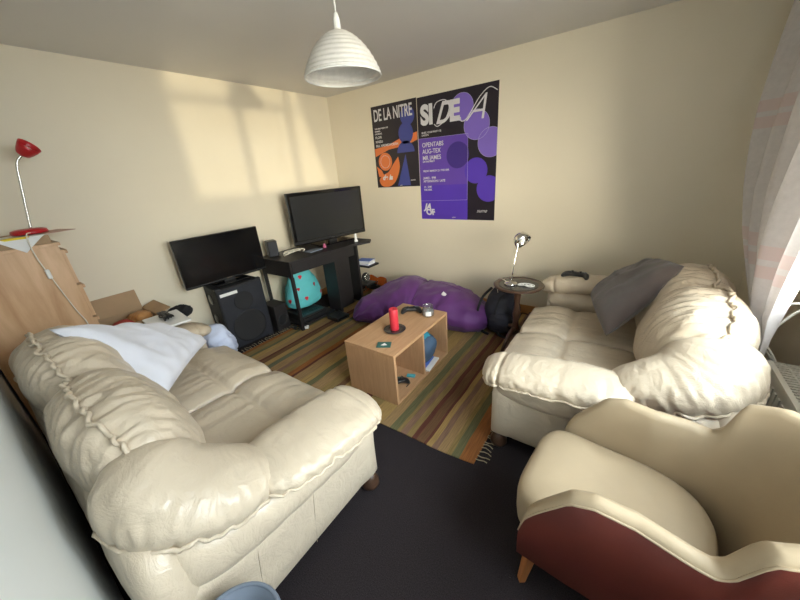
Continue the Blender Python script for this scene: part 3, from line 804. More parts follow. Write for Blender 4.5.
# ------------------------------------------------------------------ PA speaker, subwoofer
spk = thing('floor_speaker', (.17, -1.79, 0), 'big black floor speaker under the smaller television', 'speaker', rz=math.radians(-4))
mb = MB(); mb.prism([(-.155, -.19), (.19, -.215), (.19, .215), (-.155, .19)], .012, .622, lambda u, v, d: Vector((u, v, d))); build('cabinet', mb, 'speaker_cabinet', spk, bevel=.014)
mb = MB(); mb.box((.188, -.20, .03), (.197, .20, .605)); build('grille', mb, 'speaker_grille', spk, bevel=.004)
mb = MB(); mb.box((.196, -.19, .55), (.1985, -.035, .578)); build('badge', mb, 'white_plastic', spk)
for z_, r in ((.20, .15), (.46, .085)):
    mb = MB(); Mr = Matrix.Rotation(PI/2, 4, 'Y')
    mb.lathe([(0, -.0), (r*.3, .002), (r*.85, -.001), (r, .003), (r*1.06, .001), (r*1.06, -.003)], (.200, 0, z_), 40, M=Mr); 
    for p in mb.v: p.x = min(p.x, .203)
    build('driver', mb, 'speaker_cabinet', spk, smooth=True)
mb = MB()
for z_ in (.30, .50):
    mb = MB(); mb.lathe([(0, -.004), (.045, -.004), (.052, 0), (.045, .004), (0, .004)], (0, -.205, z_), 24, M=Matrix.Rotation(PI/2, 4, 'X')); build('side_handle', mb, 'black_gloss', spk, smooth=True)
for sx in (-.13, .165):
    for sy in (-.19, .19):
        mb = MB(); mb.box((sx-.022, sy-.022, 0), (sx+.022, sy+.022, .02)); mb.box((sx-.022, sy-.022, .612), (sx+.022, sy+.022, .628)); build('corner_guard', mb, 'black_plastic', spk, bevel=.004)
sb = thing('subwoofer', (.29, -1.475, 0), 'small black subwoofer on the floor between speaker and desk', 'speaker')
mb = MB(); mb.box((-.11, -.075, .01), (.11, .075, .29)); build('cabinet', mb, 'black_wood', sb, bevel=.006)
mb = MB(); mb.lathe([(0, 0), (.03, .002), (.055, -.002), (.06, .004), (.062, 0)], (.112, 0, .12), 28, M=Matrix.Rotation(PI/2, 4, 'Y')); build('driver', mb, 'black_plastic', sb, smooth=True)
for sx in (-.09, .09):
    for sy in (-.055, .055):
        mb = MB(); mb.lathe([(0, 0), (.012, 0), (.012, .011), (0, .011)], (sx, sy, 0), 12); build('foot', mb, 'black_plastic', sb)
mb = MB(); pts = [Vector((.05*math.sin(k*.9), .035*math.cos(k*1.3)+.0*k, .008+.018*abs(math.sin(k*.7)))) for k in range(22)]
mb.tube(dense(pts, 120), .004, 6); tag(build('power_cable', mb, 'black_plastic', loc=(.52, -1.42, .009), smooth=True), 'tangled black cable on the rug edge by the subwoofer', 'cable')
mb = MB(); mb.box((-.03, -.018, 0), (.03, .018, .028), M=Matrix.Rotation(.7, 4, 'Z')); tag(build('power_adapter', mb, 'white_plastic', loc=(.60, -1.36, .010), bevel=.006), 'white power adapter on the rug by the desk leg', 'adapter')

# ------------------------------------------------------------------ dresser with lamp
dr = thing('chest_of_drawers', (.21, -3.06, 0), 'tall light wood chest of drawers in the far left corner', 'chest of drawers')
dx0, dx1, dy0, dy1, dh = .012, .40, -3.272, -2.815, 1.235
mb = MB(); mb.box((dx0, dy0, 0), (dx1-.018, dy1, dh-.02)); build('carcass', mb, 'dresser_wood', dr, world=True)
mb = MB(); mb.box((dx1-.018, dy0, 0), (dx1, dy1, dh-.02)); build('side_panel', mb, 'dresser_wood', dr, world=True, bevel=.0015)
mb = MB(); mb.box((dx0, dy0, dh-.02), (dx1+.006, dy1+.012, dh)); build('top', mb, 'dresser_wood', dr, world=True, bevel=.002)
for k in range(5):
    z0 = .06+k*.228; op = (.002, .006, .002, .008, .004)[k]
    mb = MB(); mb.box((dx0+.004, dy1, z0), (dx1-.002, dy1+.012+op, z0+.215)); d = build('drawer', mb, 'dresser_wood', dr, world=True, bevel=.002)
    mb = MB(); mb.box((dx0+.1, dy1+.012+op, z0+.190), (dx1-.004, dy1+.026+op, z0+.213)); build('handle', mb, 'dresser_wood', d, world=True, bevel=.004)
# flat cardboard and papers
mb = MB(); mb.box((-.19, -.19, 0), (.19, .19, .05), M=Matrix.Rotation(.05, 4, 'Z')); tag(build('flat_carton', mb, ['cardboard'], loc=(.20, -3.03, dh), bevel=.002), 'flat cardboard package lying on the chest of drawers', 'box')
mb = MB(); P = []
for i in range(13):
    row = []
    for j in range(13):
        # diamond-turned sheet whose corner folds down over the side of the dresser
        a, b = -.125+.25*i/12, -.125+.25*j/12
        x, y = (a-b)*.7071+.04, (a+b)*.7071-.02
        over = max(0, x-.118)
        row.append(Vector((x-over*.92, y, .0015-over*.85)))
    P.append(row)
mb.grid(P); pp = tag(build('paper_sheet', mb, 'paper', loc=(.285, -2.93, dh+.0515), solid=.0012), 'white printed sheet hanging over the dresser edge under the lamp', 'paper')
mb = MB(); mb.grid([[p+Vector((.0, 0, .0018)) for p in row[1:6]] for row in P[5:11]]); build('yellow_print', mb, 'yellow_print', pp)
mb = MB(); mb.box((-.10, -.07, 0), (.10, .07, .004), M=Matrix.Rotation(.25, 4, 'Z')); tag(build('pink_folder', mb, 'red_pale', loc=(.26, -2.79, dh+.0535)), 'thin pinkish folder sticking out beside the lamp base on the dresser', 'folder')
lam = thing('desk_lamp', (.25, -2.885, dh+.059), 'red desk lamp with bent metal stem on the chest of drawers', 'lamp')
mb = MB(); mb.lathe([(0, 0), (.078, 0), (.082, .006), (.078, .022), (.06, .028), (0, .03)], (0, 0, 0), 36); build('base', mb, 'red_enamel', lam, smooth=True)
LH = Vector((.30, -2.73, 1.80))-lam.location-Vector((0, .0, .0))
LH = Vector((-.01, .15, .475))
pts = dense([(0, .012, .025), (-.0, .03, .12), (-.0, .06, .27), (.0, .078, .36), (.0, .095, .405), (.0, .125, .435)], 30)
lam_top = pts[-1]
mb = MB(); mb.tube(pts, .0065, 10); build("stem", mb, "steel", lam, smooth=True)
ax = Vector((.42, .50, .55)).normalized(); Mq = ax.to_track_quat('Z', 'Y').to_matrix().to_4x4()
mb = MB(); mb.lathe([(0, -.02), (.018, -.018), (.030, -.010), (.038, .008), (.045, .032), (.050, .056), (.048, .056), (.043, .032), (.035, .008), (.026, -.007), (0, -.015)], lam_top+ax*.015, 32, M=Mq); build('lamp_shade', mb, 'red_enamel', lam, smooth=True)
mb = MB(); mb.lathe([(0, -.012), (.012, -.012), (.014, .008), (.022, .028), (.018, .042), (0, .048)], lam_top+ax*.01, 20, M=Mq); build('bulb', mb, 'white_plastic', lam, smooth=True)
o_ = lam.location
cab = [Vector((.32, -2.89, dh+.068)), Vector((.412, -2.92, dh+.058)), Vector((.418, -2.925, dh-.06)), Vector((.414, -2.90, dh-.25)), Vector((.414, -2.875, dh-.42)), Vector((.414, -2.855, dh-.52)), Vector((.415, -2.865, dh-.62))]
mb = MB(); mb.tube([p-o_ for p in dense(cab, 40)], .0035, 6); cb = build('cord', mb, 'white_cable', lam, smooth=True)
mb = MB(); q = Vector((.421, -2.912, dh-.17))-o_; mb.box(tuple(q-Vector((.009, .010, .028))), tuple(q+Vector((.009, .010, .028)))); build('switch', mb, 'white_plastic', cb, bevel=.004)

# cardboard box with clutter
cb = thing('cardboard_box', (.22, -2.63, 0), 'open brown cardboard box holding red clutter behind the sofa arm', 'box')
bx0, bx1, by0, by1, bz = -.17, .17, -.165, .16, .60
mb = MB(); tk = .005
mb.box((bx0, by0, 0), (bx1, by1, .005)); mb.box((bx0, by0, .005), (bx0+tk, by1, bz)); mb.box((bx1-tk, by0, .005), (bx1, by1, bz)); mb.box((bx0+tk, by0, .005), (bx1-tk, by0+tk, bz)); mb.box((bx0+tk, by1-tk, .005), (bx1-tk, by1, bz))
build('carton', mb, 'cardboard', cb)
for (a, b, c, d) in (((bx0, by0), (bx0, by1), (-.03, 0), .15), ((bx1, by0), (bx1, by1), (.10, 0), .02), ((bx0, by1), (bx1, by1), (0, .09), .03), ((bx0, by0), (bx1, by0), (0, -.02), .12)):
    mb = MB(); A = Vector((*a, bz)); Bv = Vector((*b, bz)); o2 = Vector((c[0], c[1], d)); mb.add([A, Bv, Bv+o2, A+o2], [(0, 1, 2, 3)]); build('flap', mb, 'cardboard', cb, solid=.005)
for k, (p, lab, mt) in enumerate((((.04, -.05, .53), 'crumpled red cloth at the left in the cardboard box', 'red_cloth'), ((.03, .07, .56), 'rust-coloured rolled garment at the right in the cardboard box', 'skirting_wood'))):
    mb, P = puff([(-.11, -.03, -.05, .05, .05), (-.03, .0, .0, .065, .06), (.05, .01, .03, .06, .05), (.11, .02, .02, .04, .04)], 36, 26, .9, 3, None, .014, 9, seed=k); 
    o = tag(build('garment', mb, mt, loc=(.22+p[0], -2.63+p[1], p[2]), smooth=True), lab, 'clothing')

# ------------------------------------------------------------------ things on the far arm of the near sofa
mb = MB(); mb.box((-.16, -.11, 0), (.16, .11, .014), M=Matrix.Rotation(-.10, 4, 'Z'))
tray = tag(build('white_tray', mb, 'paper', loc=(.625, -2.50, .612), bevel=.003), 'white rectangular board lying on the far sofa arm', 'tray')
mb = MB(); pts = [Vector((.085*math.sin(k*1.9), .022*math.cos(k*2.3)+.012*math.sin(k*.5), .008+.022*abs(math.sin(k*.83)))) for k in range(40)]
mb.tube(dense(pts, 220), .0045, 6); tag(build('cable_coil', mb, 'black_plastic', loc=(.60, -2.49, .629), smooth=True), 'coiled black cable on the white board', 'cable')
mb, P = puff([(-.08, -.03, .0, .05, .03), (0, 0, .02, .07, .04), (.08, .04, .01, .05, .03)], 40, 26, .9, 3, None, .016, 10, seed=8)
tag(build('dark_scarf', mb, 'black_cloth', loc=(.40, -2.335, .56), smooth=True), 'crumpled dark scarf on the far end of the sofa arm', 'scarf')
# towel on floor beside speaker
mb, P = puff([(-.10, 0, .16, .09, .15), (0, .0, .20, .11, .18), (.12, .01, .13, .09, .13)], 50, 36, .9, 3, None, .022, 11, seed=12, flat=.0)
tag(build('crumpled_towel', mb, 'blue_white_cloth', loc=(.52, -2.19, .01), smooth=True), 'crumpled bluish white cloth heap between sofa arm and speaker', 'towel')

# ------------------------------------------------------------------ pillows on sofas
def pillow(name, corners, thick, mat, label, seed, wr=.008, sag=0., n=46, rho=.45, radc=.8):
    """corners: 4 world points (c00,c10,c11,c01)"""
    c = [Vector(x) for x in corners]; ctr = sum(c, Vector())/4
    nrm = ((c[2]-c[0]).cross(c[3]-c[1])).normalized()
    if nrm.z < 0: nrm = -nrm
    top, bot = [], []
    for i in range(n+1):
        r1, r2 = [], []
        for j in range(n+1):
            a, b = i/n, j/n
            x, y = 2*a-1, 2*b-1
            a = .5+.5*x*math.sqrt(1-rho*y*y/2); b = .5+.5*y*math.sqrt(1-rho*x*x/2)
            # pull the sides in between the corners
            ax_ = a+(.5-a)*.10*(1-y*y)*abs(x)**2; 
            p = c[0]*(1-a)*(1-b)+c[1]*a*(1-b)+c[2]*a*b+c[3]*(1-a)*b
            pin = ((ctr-p)*(.10*((1-x*x)*abs(y)**3+(1-y*y)*abs(x)**3)))
            p = p+pin
            e = ((1-x**4)*(1-y**4)); h = thick*max(0, e)**.55
            nz = noise.noise(Vector((p.x*6+seed, p.y*6, p.z*6)))+.5*noise.noise(Vector((p.x*15+seed, p.y*15, 0)))
            rad = 1-abs(noise.noise(Vector((math.atan2(y, x)*2.2+seed, .8*math.hypot(x, y), seed))))*2
            d = wr*(nz*1.2+rad*radc)*min(1, e*3+.15)
            sg = Vector((0, 0, -sag*(x*x+y*y)))
            r1.append(p+nrm*(h+d)+sg); r2.append(p-nrm*(h*.75-d*.3)+sg)
        top.append(r1); bot.append(r2)
    mb = MB(); mb.grid(top); mb.grid(bot)
    return mb, top
mb, tp = pillow('pillow', [(1.24, -3.09, .985), (1.50, -2.84, .54), (.98, -2.40, .50), (.86, -2.66, .68)], .085, 'white_cloth', '', 2.0, .020, radc=.25, rho=.22)
tag(build('pillow', mb, 'white_cloth', loc=(1.1, -2.75, .6), world=True, smooth=True, weld=.0006), 'white pillow slumped over the left sofa back and seat', 'pillow')
mb, tp = pillow('cushion', [(3.04, -.70, .57), (3.20, -1.30, .50), (3.52, -1.00, .93), (3.38, -.46, .79)], .075, 'grey_velvet', '', 5.0, .014, radc=.5)
tag(build('pillow', mb, 'grey_velvet', loc=(3.3, -.9, .6), world=True, smooth=True, weld=.0006), 'dark grey pillow lying across the right sofa seat', 'pillow')
controller('game_controller', (2.94, -.50, .603), -.15, 'black game controller resting on the far arm of the right sofa', 1.15)

# ------------------------------------------------------------------ round side table
st = thing('side_table', (2.56, -.68, 0), 'small round dark pedestal table carrying the chrome lamp', 'side table')
tz = .56
mb = MB(); mb.lathe([(0, tz-.022), (.15, tz-.022), (.185, tz-.015), (.195, tz-.004), (.192, tz), (.16, tz-.003), (.155, tz-.005), (0, tz-.005)], (0, 0, 0), 48); build('table_top', mb, 'dark_wood', st, smooth=True)
mb = MB(); mb.lathe([(0, tz-.004), (.150, tz-.004), (.150, tz-.001), (0, tz-.001)], (0, 0, 0), 40); build('glass_inset', mb, 'dark_plate', st)
mb = MB(); mb.lathe([(0, .12), (.03, .12), (.034, .17), (.022, .22), (.030, .30), (.02, .38), (.028, .46), (.035, .52), (.06, tz-.022), (0, tz-.022)], (0, 0, 0), 24); build('column', mb, 'dark_wood', st, smooth=True)
for k in range(3):
    a = k*2*PI/3+.3; mb = MB(); d = Vector((math.cos(a), math.sin(a), 0))
    mb.tube([Vector((0, 0, .17)), d*.08+Vector((0, 0, .15)), d*.16+Vector((0, 0, .07)), d*.20+Vector((0, 0, .018))], [.022, .020, .016, .014], 8); build('leg', mb, 'dark_wood', st, smooth=True)
sl_ = thing('table_lamp', (2.505, -.70, tz), 'chrome table lamp with round tilted head on the side table', 'lamp')
mb = MB(); mb.lathe([(0, 0), (.05, 0), (.052, .008), (.045, .014), (.012, .02), (.010, .03), (0, .03)], (0, 0, 0), 32); build('base', mb, 'chrome', sl_, smooth=True)
mb = MB(); mb.tube([(0, 0, .015), (.006, .04, .17), (.014, .09, .31), (.015, .095, .325)], .0045, 8); build('stem', mb, 'chrome', sl_, smooth=True)
ax = Vector((.62, -.30, -.50)).normalized(); Mq = ax.to_track_quat('Z', 'Y').to_matrix().to_4x4()
mb = MB(); mb.lathe([(0, -.052), (.026, -.049), (.050, -.032), (.063, -.004), (.067, .03), (.064, .03), (.058, 0), (.044, -.026), (0, -.042)], Vector((.035, .085, .35)), 32, M=Mq); build('lamp_shade', mb, 'chrome', sl_, smooth=True)
mb = MB(); mb.lathe([(0, -.02), (.02, -.012), (.026, .01), (.018, .024), (0, .028)], Vector((.035, .085, .35)), 20, M=Mq); build('bulb', mb, 'white_plastic', sl_, smooth=True)
mb = MB(); mb.tube([p-sl_.location for p in dense([(2.47, -.68, tz+.006), (2.40, -.62, tz+.008), (2.355, -.58, tz-.02), (2.34, -.52, .42), (2.33, -.40, .25), (2.34, -.25, .1), (2.36, -.10, .02)], 36)], .003, 6); build('cord', mb, 'white_cable', sl_, smooth=True)
mb = MB(); pts = [Vector((.05*math.cos(k*.8)*(1-.01*k)+.03*math.sin(k*.3), .022*math.sin(k*.8), .004+.010*abs(math.sin(k*.5)))) for k in range(24)]
mb.tube(dense(pts, 120), .004, 6); tag(build('charger_cable', mb, 'white_plastic', loc=(2.62, -.70, tz), smooth=True), 'coiled white charger cable on the round side table', 'cable')

# backpack
bp = thing('backpack', (2.36, -.44, 0), 'dark navy backpack slumped on the floor beside the side table', 'backpack')
mb, P = puff([(.02, .02, .03, .13, .15), (.01, .0, .12, .155, .17), (0, .02, .26, .14, .155), (-.01, .05, .37, .09, .10), (-.01, .06, .42, .04, .05)], 60, 44, .85, 7, None, .008, 10, up=(0, 1, 0), flat=.0); build('body', mb, 'navy_bag', bp, smooth=True)
mb, P = puff([(.05, -.13, .05, .10, .055), (.04, -.145, .13, .11, .065), (.03, -.12, .22, .09, .05)], 34, 28, .8, 4, None, .005, 10, up=(0, 1, 0), flat=.0); build('front_pocket', mb, 'navy_bag', bp, smooth=True)
for dx in (-.10, .06):
    mb = MB(); mb.tube(dense([(dx, -.0, .40), (dx-.05, -.11, .33), (dx-.07, -.17, .18), (dx-.03, -.18, .04), (dx+.05, -.19, .012)], 24), .012, 6); build('strap', mb, 'black_cloth', bp, smooth=True)
mb = MB(); mb.tube(dense([(-.03, .05, .415), (-.02, .03, .455), (.02, .03, .455), (.03, .05, .415)], 14), .008, 6); build('handle', mb, 'black_cloth', bp, smooth=True)

# dark reddish wooden box behind sofa by wall
mb = MB(); mb.box((-.13, -.10, 0), (.13, .10, .13))
wbx = tag(build('wooden_crate', mb, 'brown_box_wood', loc=(2.70, -.36, .008), bevel=.004), 'dark reddish wooden box on the floor behind the side table', 'box')

# ------------------------------------------------------------------ pendant lamp
PX, PY = 1.86, -1.70
pd = thing('pendant_lamp', (PX, PY, H), 'white ribbed paper pendant lamp hanging from the ceiling', 'pendant lamp')
PR = .198; zb = 1.955-H; q_ = PR/.305
prof = [(.03, .265), (.07, .258), (.13, .228), (.185, .185), (.235, .13), (.275, .07), (.30, .02), (.305, .0)]
pr = cat_rom(prof, 60); out = []
for i, (r, z) in enumerate(pr): out.append(((r+.0035*math.sin(i/60*2*PI*13))*q_, z*q_*1.12+zb))
mb = MB(); mb.lathe(out, (0, 0, 0), 64); build('lamp_shade', mb, 'rice_paper', pd, smooth=True, solid=.0015)
mb = MB(); mb.tube([Vector((PR*math.cos(a), PR*math.sin(a), zb)) for a in [2*PI*k/64 for k in range(64)]], .004, 6, True); build('rim', mb, 'white_plastic', pd, smooth=True)
mb = MB(); mb.tube([Vector((.012*math.cos(0), 0, 0)), (0, 0, -.03)], .0, 4)
mb = MB(); mb.tube([(0, 0, 0), (0, 0, -.02), (0, 0, zb+.26)], .004, 8); build('cord', mb, 'white_plastic', pd, smooth=True)
mb = MB(); mb.lathe([(0, zb+.27), (.010, zb+.265), (.016, zb+.24), (.018, zb+.20), (.018, zb+.15), (0, zb+.15)], (0, 0, 0), 20); build('lamp_holder', mb, 'white_plastic', pd, smooth=True)
mb = MB(); mb.lathe([(0, zb+.15), (.014, zb+.15), (.016, zb+.13), (.028, zb+.10), (.028, zb+.08), (.018, zb+.06), (0, zb+.055)], (0, 0, 0), 20); build('bulb', mb, 'white_plastic', pd, smooth=True)
mb = MB(); mb.lathe([(0, 0), (.045, 0), (.045, -.012), (.03, -.02), (0, -.02)], (0, 0, 0), 28); build('ceiling_rose', mb, 'white_plastic', pd, smooth=True)

# ------------------------------------------------------------------ curtain, radiator, cable, bin
cu = thing('curtain', (3.84, -1.0, .45), 'sheer white curtain with pink printed checks beside the window', 'curtain')
def interp(z, t):
    if z <= t[0][0]: return t[0][1]
    for (a, va), (b, vb) in zip(t, t[1:]):
        if z <= b: return va+(vb-va)*(z-a)/(b-a)
    return t[-1][1]
def curtain():
    me_u = 90; me_v = 60; P = []
    for i in range(me_v+1):
        b = i/me_v; z = .58+(2.19-.58)*b; row = []
        # width (along y) gathers at the middle low and opens at the top
        y0 = interp(z, ((.60, -1.30), (.72, -1.17), (.88, -.86), (1.05, -.56), (1.25, -.38), (1.6, -.26), (2.0, -.16), (2.2, -.12)))
        y1 = interp(z, ((.60, -1.38), (.80, -1.36), (1.0, -1.42), (1.4, -1.55), (2.2, -1.75)))
        for j in range(me_u+1):
            a = j/me_u; y = y0+(y1-y0)*a
            wid = abs(y1-y0); fa = min(.034, .02+wid*.02)*min(1, wid*3)
            x = 3.755+fa*math.sin(a*2*PI*5.5+b*1.6)+.016*math.sin(a*2*PI*2.3+b*3+1)+.02*math.sin(b*7+a*3)*(1-a)
            row.append(Vector((x, y, z)))
        P.append(row)
    mb = MB(); mb.grid(P)
    o = build('cloth', mb, 'curtain_cloth', cu, smooth=True, world=True)
    uv = o.data.uv_layers.new(name='UVMap')
    n = me_u+1
    for poly in o.data.polygons:
        for li in poly.loop_indices:
            vi = o.data.loops[li].vertex_index; uv.data[li].uv = ((vi % n)/me_u, (vi//n)/me_v)
curtain()
mb = MB(); mb.tube([(3.80, -.06, 2.215), (3.80, -3.2, 2.215)], .011, 12)
rail = tag(build('curtain_rail', mb, 'white_paint', loc=(3.86, -1.6, 2.215), world=True, smooth=True), 'white curtain rail above the window', 'curtain rail')
mb = MB()
for y in (-.3, -1.7, -3.0): mb.box((3.80, y-.01, 2.205), (WX, y+.01, 2.225))
build('bracket', mb, 'white_paint', rail, world=True)
rd = thing('radiator', (3.87, -1.95, 0), 'cream panel radiator with slotted top under the window', 'radiator')
ry0, ry1 = -2.75, -1.33
mb = MB(); mb.box((3.80, ry0, .12), (3.815, ry1, .60)); 
for k in range(34):
    y = ry0+.03+(ry1-ry0-.06)*k/33; mb.box((3.794, y-.010, .16), (3.80, y+.010, .56))
build('front_panel', mb, 'radiator_paint', rd, world=True, bevel=.002)
mb = MB(); mb.box((3.90, ry0, .12), (3.915, ry1, .60)); build('rear_panel', mb, 'radiator_paint', rd, world=True)
for ya, yb in ((ry1, ry1+.004), (ry0-.004, ry0)):
    mb = MB(); mb.box((3.80, ya, .12), (3.915, yb, .602)); build('end_cover', mb, 'radiator_paint', rd, world=True)
mb = MB(); mb.box((3.80, ry0, .60), (3.818, ry1, .606)); mb.box((3.897, ry0, .60), (3.915, ry1, .606))
k = 0; y = ry0+.01
while y < ry1-.01: mb.box((3.818, y, .601), (3.897, y+.009, .605)); y += .020
mb.box((3.855, ry0, .600), (3.860, ry1, .6055))
build('top_grille', mb, 'radiator_paint', rd, world=True)
mb = MB(); mb.box((3.818, ry0+.005, .50), (3.897, ry1-.005, .51)); build('convector_fins', mb, 'grille_dark', rd, world=True)
for y in (ry0+.2, ry1-.2):
    mb = MB(); mb.box((3.915, y-.02, .2), (WX-.001, y+.02, .5)); build('bracket', mb, 'radiator_paint', rd, world=True)
for y in (ry1-.03, ry0+.03):
    mb = MB(); mb.tube([(3.86, y, 0), (3.86, y, .13)], .009, 10); build('pipe', mb, 'radiator_paint', rd, world=True, smooth=True)
mb = MB(); mb.tube(dense([(3.93, -1.55, .89), (3.86, -1.42, .893), (3.80, -1.33, .87), (3.775, -1.28, .76), (3.79, -1.25, .66), (3.82, -1.26, .60), (3.93, -1.28, .45)], 50), .0045, 8)
mb.tube(dense([(3.93, -1.60, .89), (3.87, -1.50, .893), (3.82, -1.40, .88), (3.79, -1.34, .78), (3.785, -1.30, .68), (3.83, -1.30, .60), (3.93, -1.30, .42)], 50), .0045, 8)
tag(build('window_cable', mb, 'white_plastic', loc=(3.85, -1.4, .7), world=True, smooth=True), 'looped white cable hanging from the window sill', 'cable')
bn = thing('waste_bin', (2.555, -3.125, 0), 'round grey plastic bin at the bottom edge beside the left sofa', 'bin')
mb = MB(); mb.lathe([(0, 0), (.085, 0), (.09, .01), (.118, .415), (.114, .415), (.086, .014), (0, .010)], (0, 0, 0), 40); build('body', mb, 'grey_plastic', bn, smooth=True)
mb = MB(); mb.tube([Vector((.119*math.cos(a), .119*math.sin(a), .415)) for a in [2*PI*k/40 for k in range(40)]], .006, 8, True); build('rim', mb, 'grey_plastic', bn, smooth=True)

# ------------------------------------------------------------------ posters
def txt_mesh(body, size, offset=0.0, shear=0.0, sx=1.0, name='lettering'):
    cu_ = bpy.data.curves.new(name, 'FONT'); cu_.body = body; cu_.size = size; cu_.offset = offset; cu_.shear = shear; cu_.extrude = .0003
    o = bpy.data.objects.new(name, cu_); COL.objects.link(o)
    dg = bpy.context.evaluated_depsgraph_get(); me = bpy.data.meshes.new_from_object(o.evaluated_get(dg))
    bpy.data.objects.remove(o); bpy.data.curves.remove(cu_)
    for v in me.vertices: v.co.x *= sx
    return me
class Poster:
    def __init__(s, name, x, z, w_, h_, label, mat):
        s.x, s.z, s.w, s.h = x, z, w_, h_
        mb = MB(); mb.box((0, -.0025, -h_), (w_, -.001, 0)); s.root = tag(build(name, mb, mat, loc=(x, 0, z)), label, 'poster'); s.lv = 0
    def P(s, u, v, d): return Vector((u*s.w, -.0025-.0006*d, -v*s.h))
    def poly(s, name, pts, mat, d=1):
        mb = MB(); mb.prism(pts, d-.6, d, lambda u, v, dd: s.P(u, v, dd)); return build(name, mb, mat, s.root)
    def circle(s, name, u, v, r, mat, d=1, a0=0, a1=360, ring=0, ringmat='ink_line', asp=1.0):
        k = 48; A = [math.radians(a0+(a1-a0)*i/k) for i in range(k+1 if a1-a0 < 360 else k)]
        pts = [(u+r*math.cos(a)*asp, v+r*math.sin(a)*s.w/s.h) for a in A]
        o = s.poly(name, pts, mat, d)
        if ring:
            mb = MB(); mb.tube([s.P(p[0], p[1], d) for p in pts], .0016, 4, True); build('circle_outline', mb, ringmat, s.root)
        return o
    def text(s, name, body, u, v, size, mat='ink_white', d=2, off=0, shear=0, sx=1.0):
        me = txt_mesh(body, size, off, shear, sx); me.materials.clear(); me.materials.append(MATS[mat])
        o = bpy.data.objects.new(name, me); COL.objects.link(o); o.parent = s.root
        o.rotation_euler = (PI/2, 0, 0); o.location = s.P(u, v, d); return o
pA = Poster('poster', 1.262, 2.134, .841, 1.189, 'larger black and violet poster reading SIDE A with purple discs', 'ink_black')
pA.poly('purple_panel', [(.0, .312), (.66, .318), (.66, 1.0), (0, 1.0)], 'ink_purple', 1)
pA.poly('purple_panel', [(.0, .70), (.66, .70), (.66, 1.0), (0, 1.0)], 'ink_violet', 1.4)
pA.circle('disc', .53, .47, .145, 'ink_deep', 1.8)
pA.circle('disc', .585, .125, .135, 'ink_lilac', 1, ring=1); pA.circle('disc', .76, .265, .15, 'ink_lilac', 1.1, ring=1)
pA.circle('disc', .76, .60, .14, 'ink_violet', 1.2)
# discs at the right margin are cut by the paper edge
def cutdisc(P_, u, v, r, mat, d, ring=False):
    pts = []
    for i in range(64):
        a = 2*PI*i/64; uu = u+r*math.cos(a); pts.append((min(uu, .998), v+r*math.sin(a)*P_.w/P_.h))
    P_.poly('disc', pts, mat, d)
    if ring:
        mb = MB(); mb.tube([P_.P(p[0], p[1], d) for p in pts], .0016, 4, True); build('circle_outline', mb, 'ink_line', P_.root)
cutdisc(pA, .93, .40, .15, 'ink_lilac', 1, True); cutdisc(pA, .92, .745, .145, 'ink_violet', 1)
mb = MB()
for a, b in (((.005, .312), (.66, .318)), ((.66, .318), (.655, .83)), ((.0, .835), (.655, .83))): mb.tube([pA.P(*a, 2), pA.P(*b, 2)], .0014, 4)
build('panel_outline', mb, 'ink_line', pA.root)
pA.text('title_lettering', 'SI', .045, .203, .235, off=.012, sx=.86); pA.text('title_lettering', 'D', .245, .215, .26, off=.005, shear=.5, sx=.78, d=2.6); pA.text('title_lettering', 'E', .43, .207, .235, off=.012, sx=.9)
pA.text('title_lettering', 'A', .62, .232, .30, off=-.004, shear=.6, sx=.95, d=2.4)
mb = MB(); mb.tube([pA.P(u, v, 3) for u, v in cat_rom([(.57, .195), (.58, .225), (.64, .215), (.72, .145), (.80, .075), (.90, .03), (.985, .06)], 30)], .004, 5)
build('script_flourish', mb, 'ink_white', pA.root)
mb = MB(); mb.tube([pA.P(u, v, 3) for u, v in cat_rom([(.23, .10), (.27, .06), (.38, .055), (.43, .11), (.38, .19), (.28, .235), (.23, .215)], 26)], .004, 5); build('script_flourish', mb, 'ink_white', pA.root)
for v, t, s_ in ((.382, 'OPENTABS', .060), (.434, 'AUG-TEX', .060), (.486, 'MR JAMES', .060)): pA.text('name_lettering', t, .05, v, s_, off=.0006, sx=.85)
for v, t, s_ in ((.275, 'MUSIC / CLUB NIGHT / DJ', .022), (.295, 'LIVE SETS', .022), (.505, 'LIVE AND DIRECT', .020), (.585, 'FRIDAY MARCH 23 / THE ARK', .026), (.645, 'JAMES - 9PM', .032), (.672, 'AFTERNOON / LATE', .032), (.72, '10 - 3AM', .028), (.745, 'THE ARK', .028)):
    pA.text('small_lettering', t, .05, v, s_, off=.0006, sx=.9)
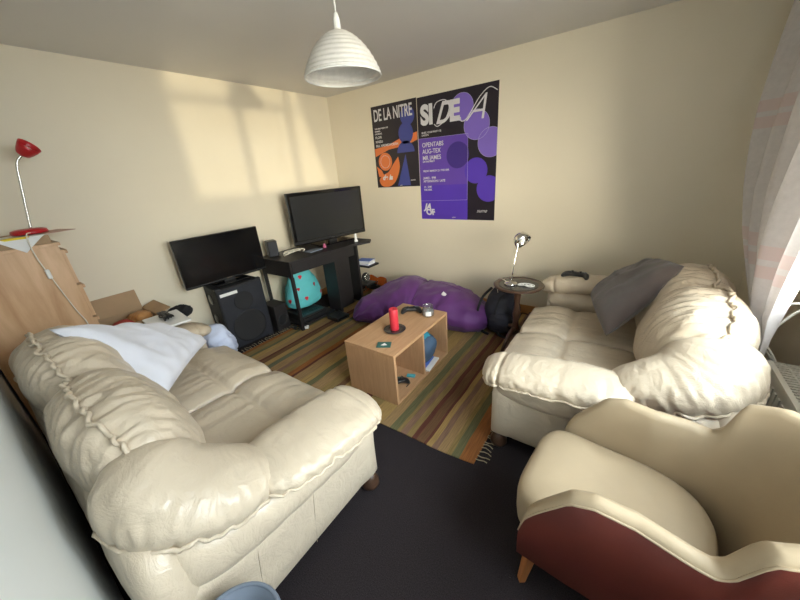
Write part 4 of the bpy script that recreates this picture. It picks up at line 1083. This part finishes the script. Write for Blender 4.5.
pA.text('logo', 'JA', .05, .91, .085, off=.004, shear=.3); pA.text('logo', 'OF', .08, .96, .085, off=.004, shear=-.2)
pA.text('signature_lettering', 'sume', .78, .935, .05, shear=.4); pA.text('small_lettering', 'www', .45, .985, .02)
pB = Poster('poster', .6605, 2.1416, .594, .841, 'smaller black poster with orange and blue shapes beside the violet one', 'ink_black')
pB.poly('orange_band', [(.01, .50), (.35, .47), (.62, .41), (.99, .36), (.99, .45), (.75, .50), (.35, .525), (.01, .60)], 'ink_orange', 1)
pB.circle('blue_disc', .80, .17, .15, 'ink_blue', .9); pB.circle('blue_disc', .75, .36, .175, 'ink_blue', 1.5, asp=.9)
pB.circle('blue_half_disc', .73, .58, .19, 'ink_blue', 1.5, 180, 360)
pB.poly('blue_wedge', [(.72, .60), (.80, .985), (.50, .985)], 'ink_blue', 1.3)
pB.circle('orange_disc', .24, .67, .16, 'ink_orange', 1.2); 
mb = MB(); mb.tube([pB.P(.24+.11*math.cos(a), .67+.11*math.sin(a)*.706, 2) for a in [2*PI*k/32 for k in range(32)]], .0015, 4, True); build('circle_outline', mb, 'ink_white', pB.root)
pB.poly('orange_leaf', cat_rom([(.55, .62), (.57, .76), (.46, .92), (.30, .99), (.12, .98), (.06, .90), (.16, .84), (.30, .80), (.42, .71), (.55, .62)], 50)[:-1], 'ink_orange', 1.6)
pB.poly('orange_petal', [(.02, .72), (.14, .78), (.20, .86), (.06, .86)], 'ink_orange', 1.1)
pB.text('title_lettering', 'DE LA NITRE', .05, .172, .160, off=.003, sx=.56)
for v, t, s_ in ((.27, 'THE FIRST PARTY OF', .020), (.30, 'SUMMER', .020), (.33, 'LIVE MUSIC', .020), (.38, 'FLOFI', .036), (.43, 'KHIZU', .034), (.48, 'BILL HARMSWORTH', .034)): pB.text('small_lettering', t, .05, v, s_, off=.0006)
pB.text('logo', 'de la', .14, .90, .075, off=.003, shear=.3); pB.text('small_lettering', 'sume', .80, .93, .03, shear=.3)
pB.text('small_lettering', 'www', .55, .985, .016)
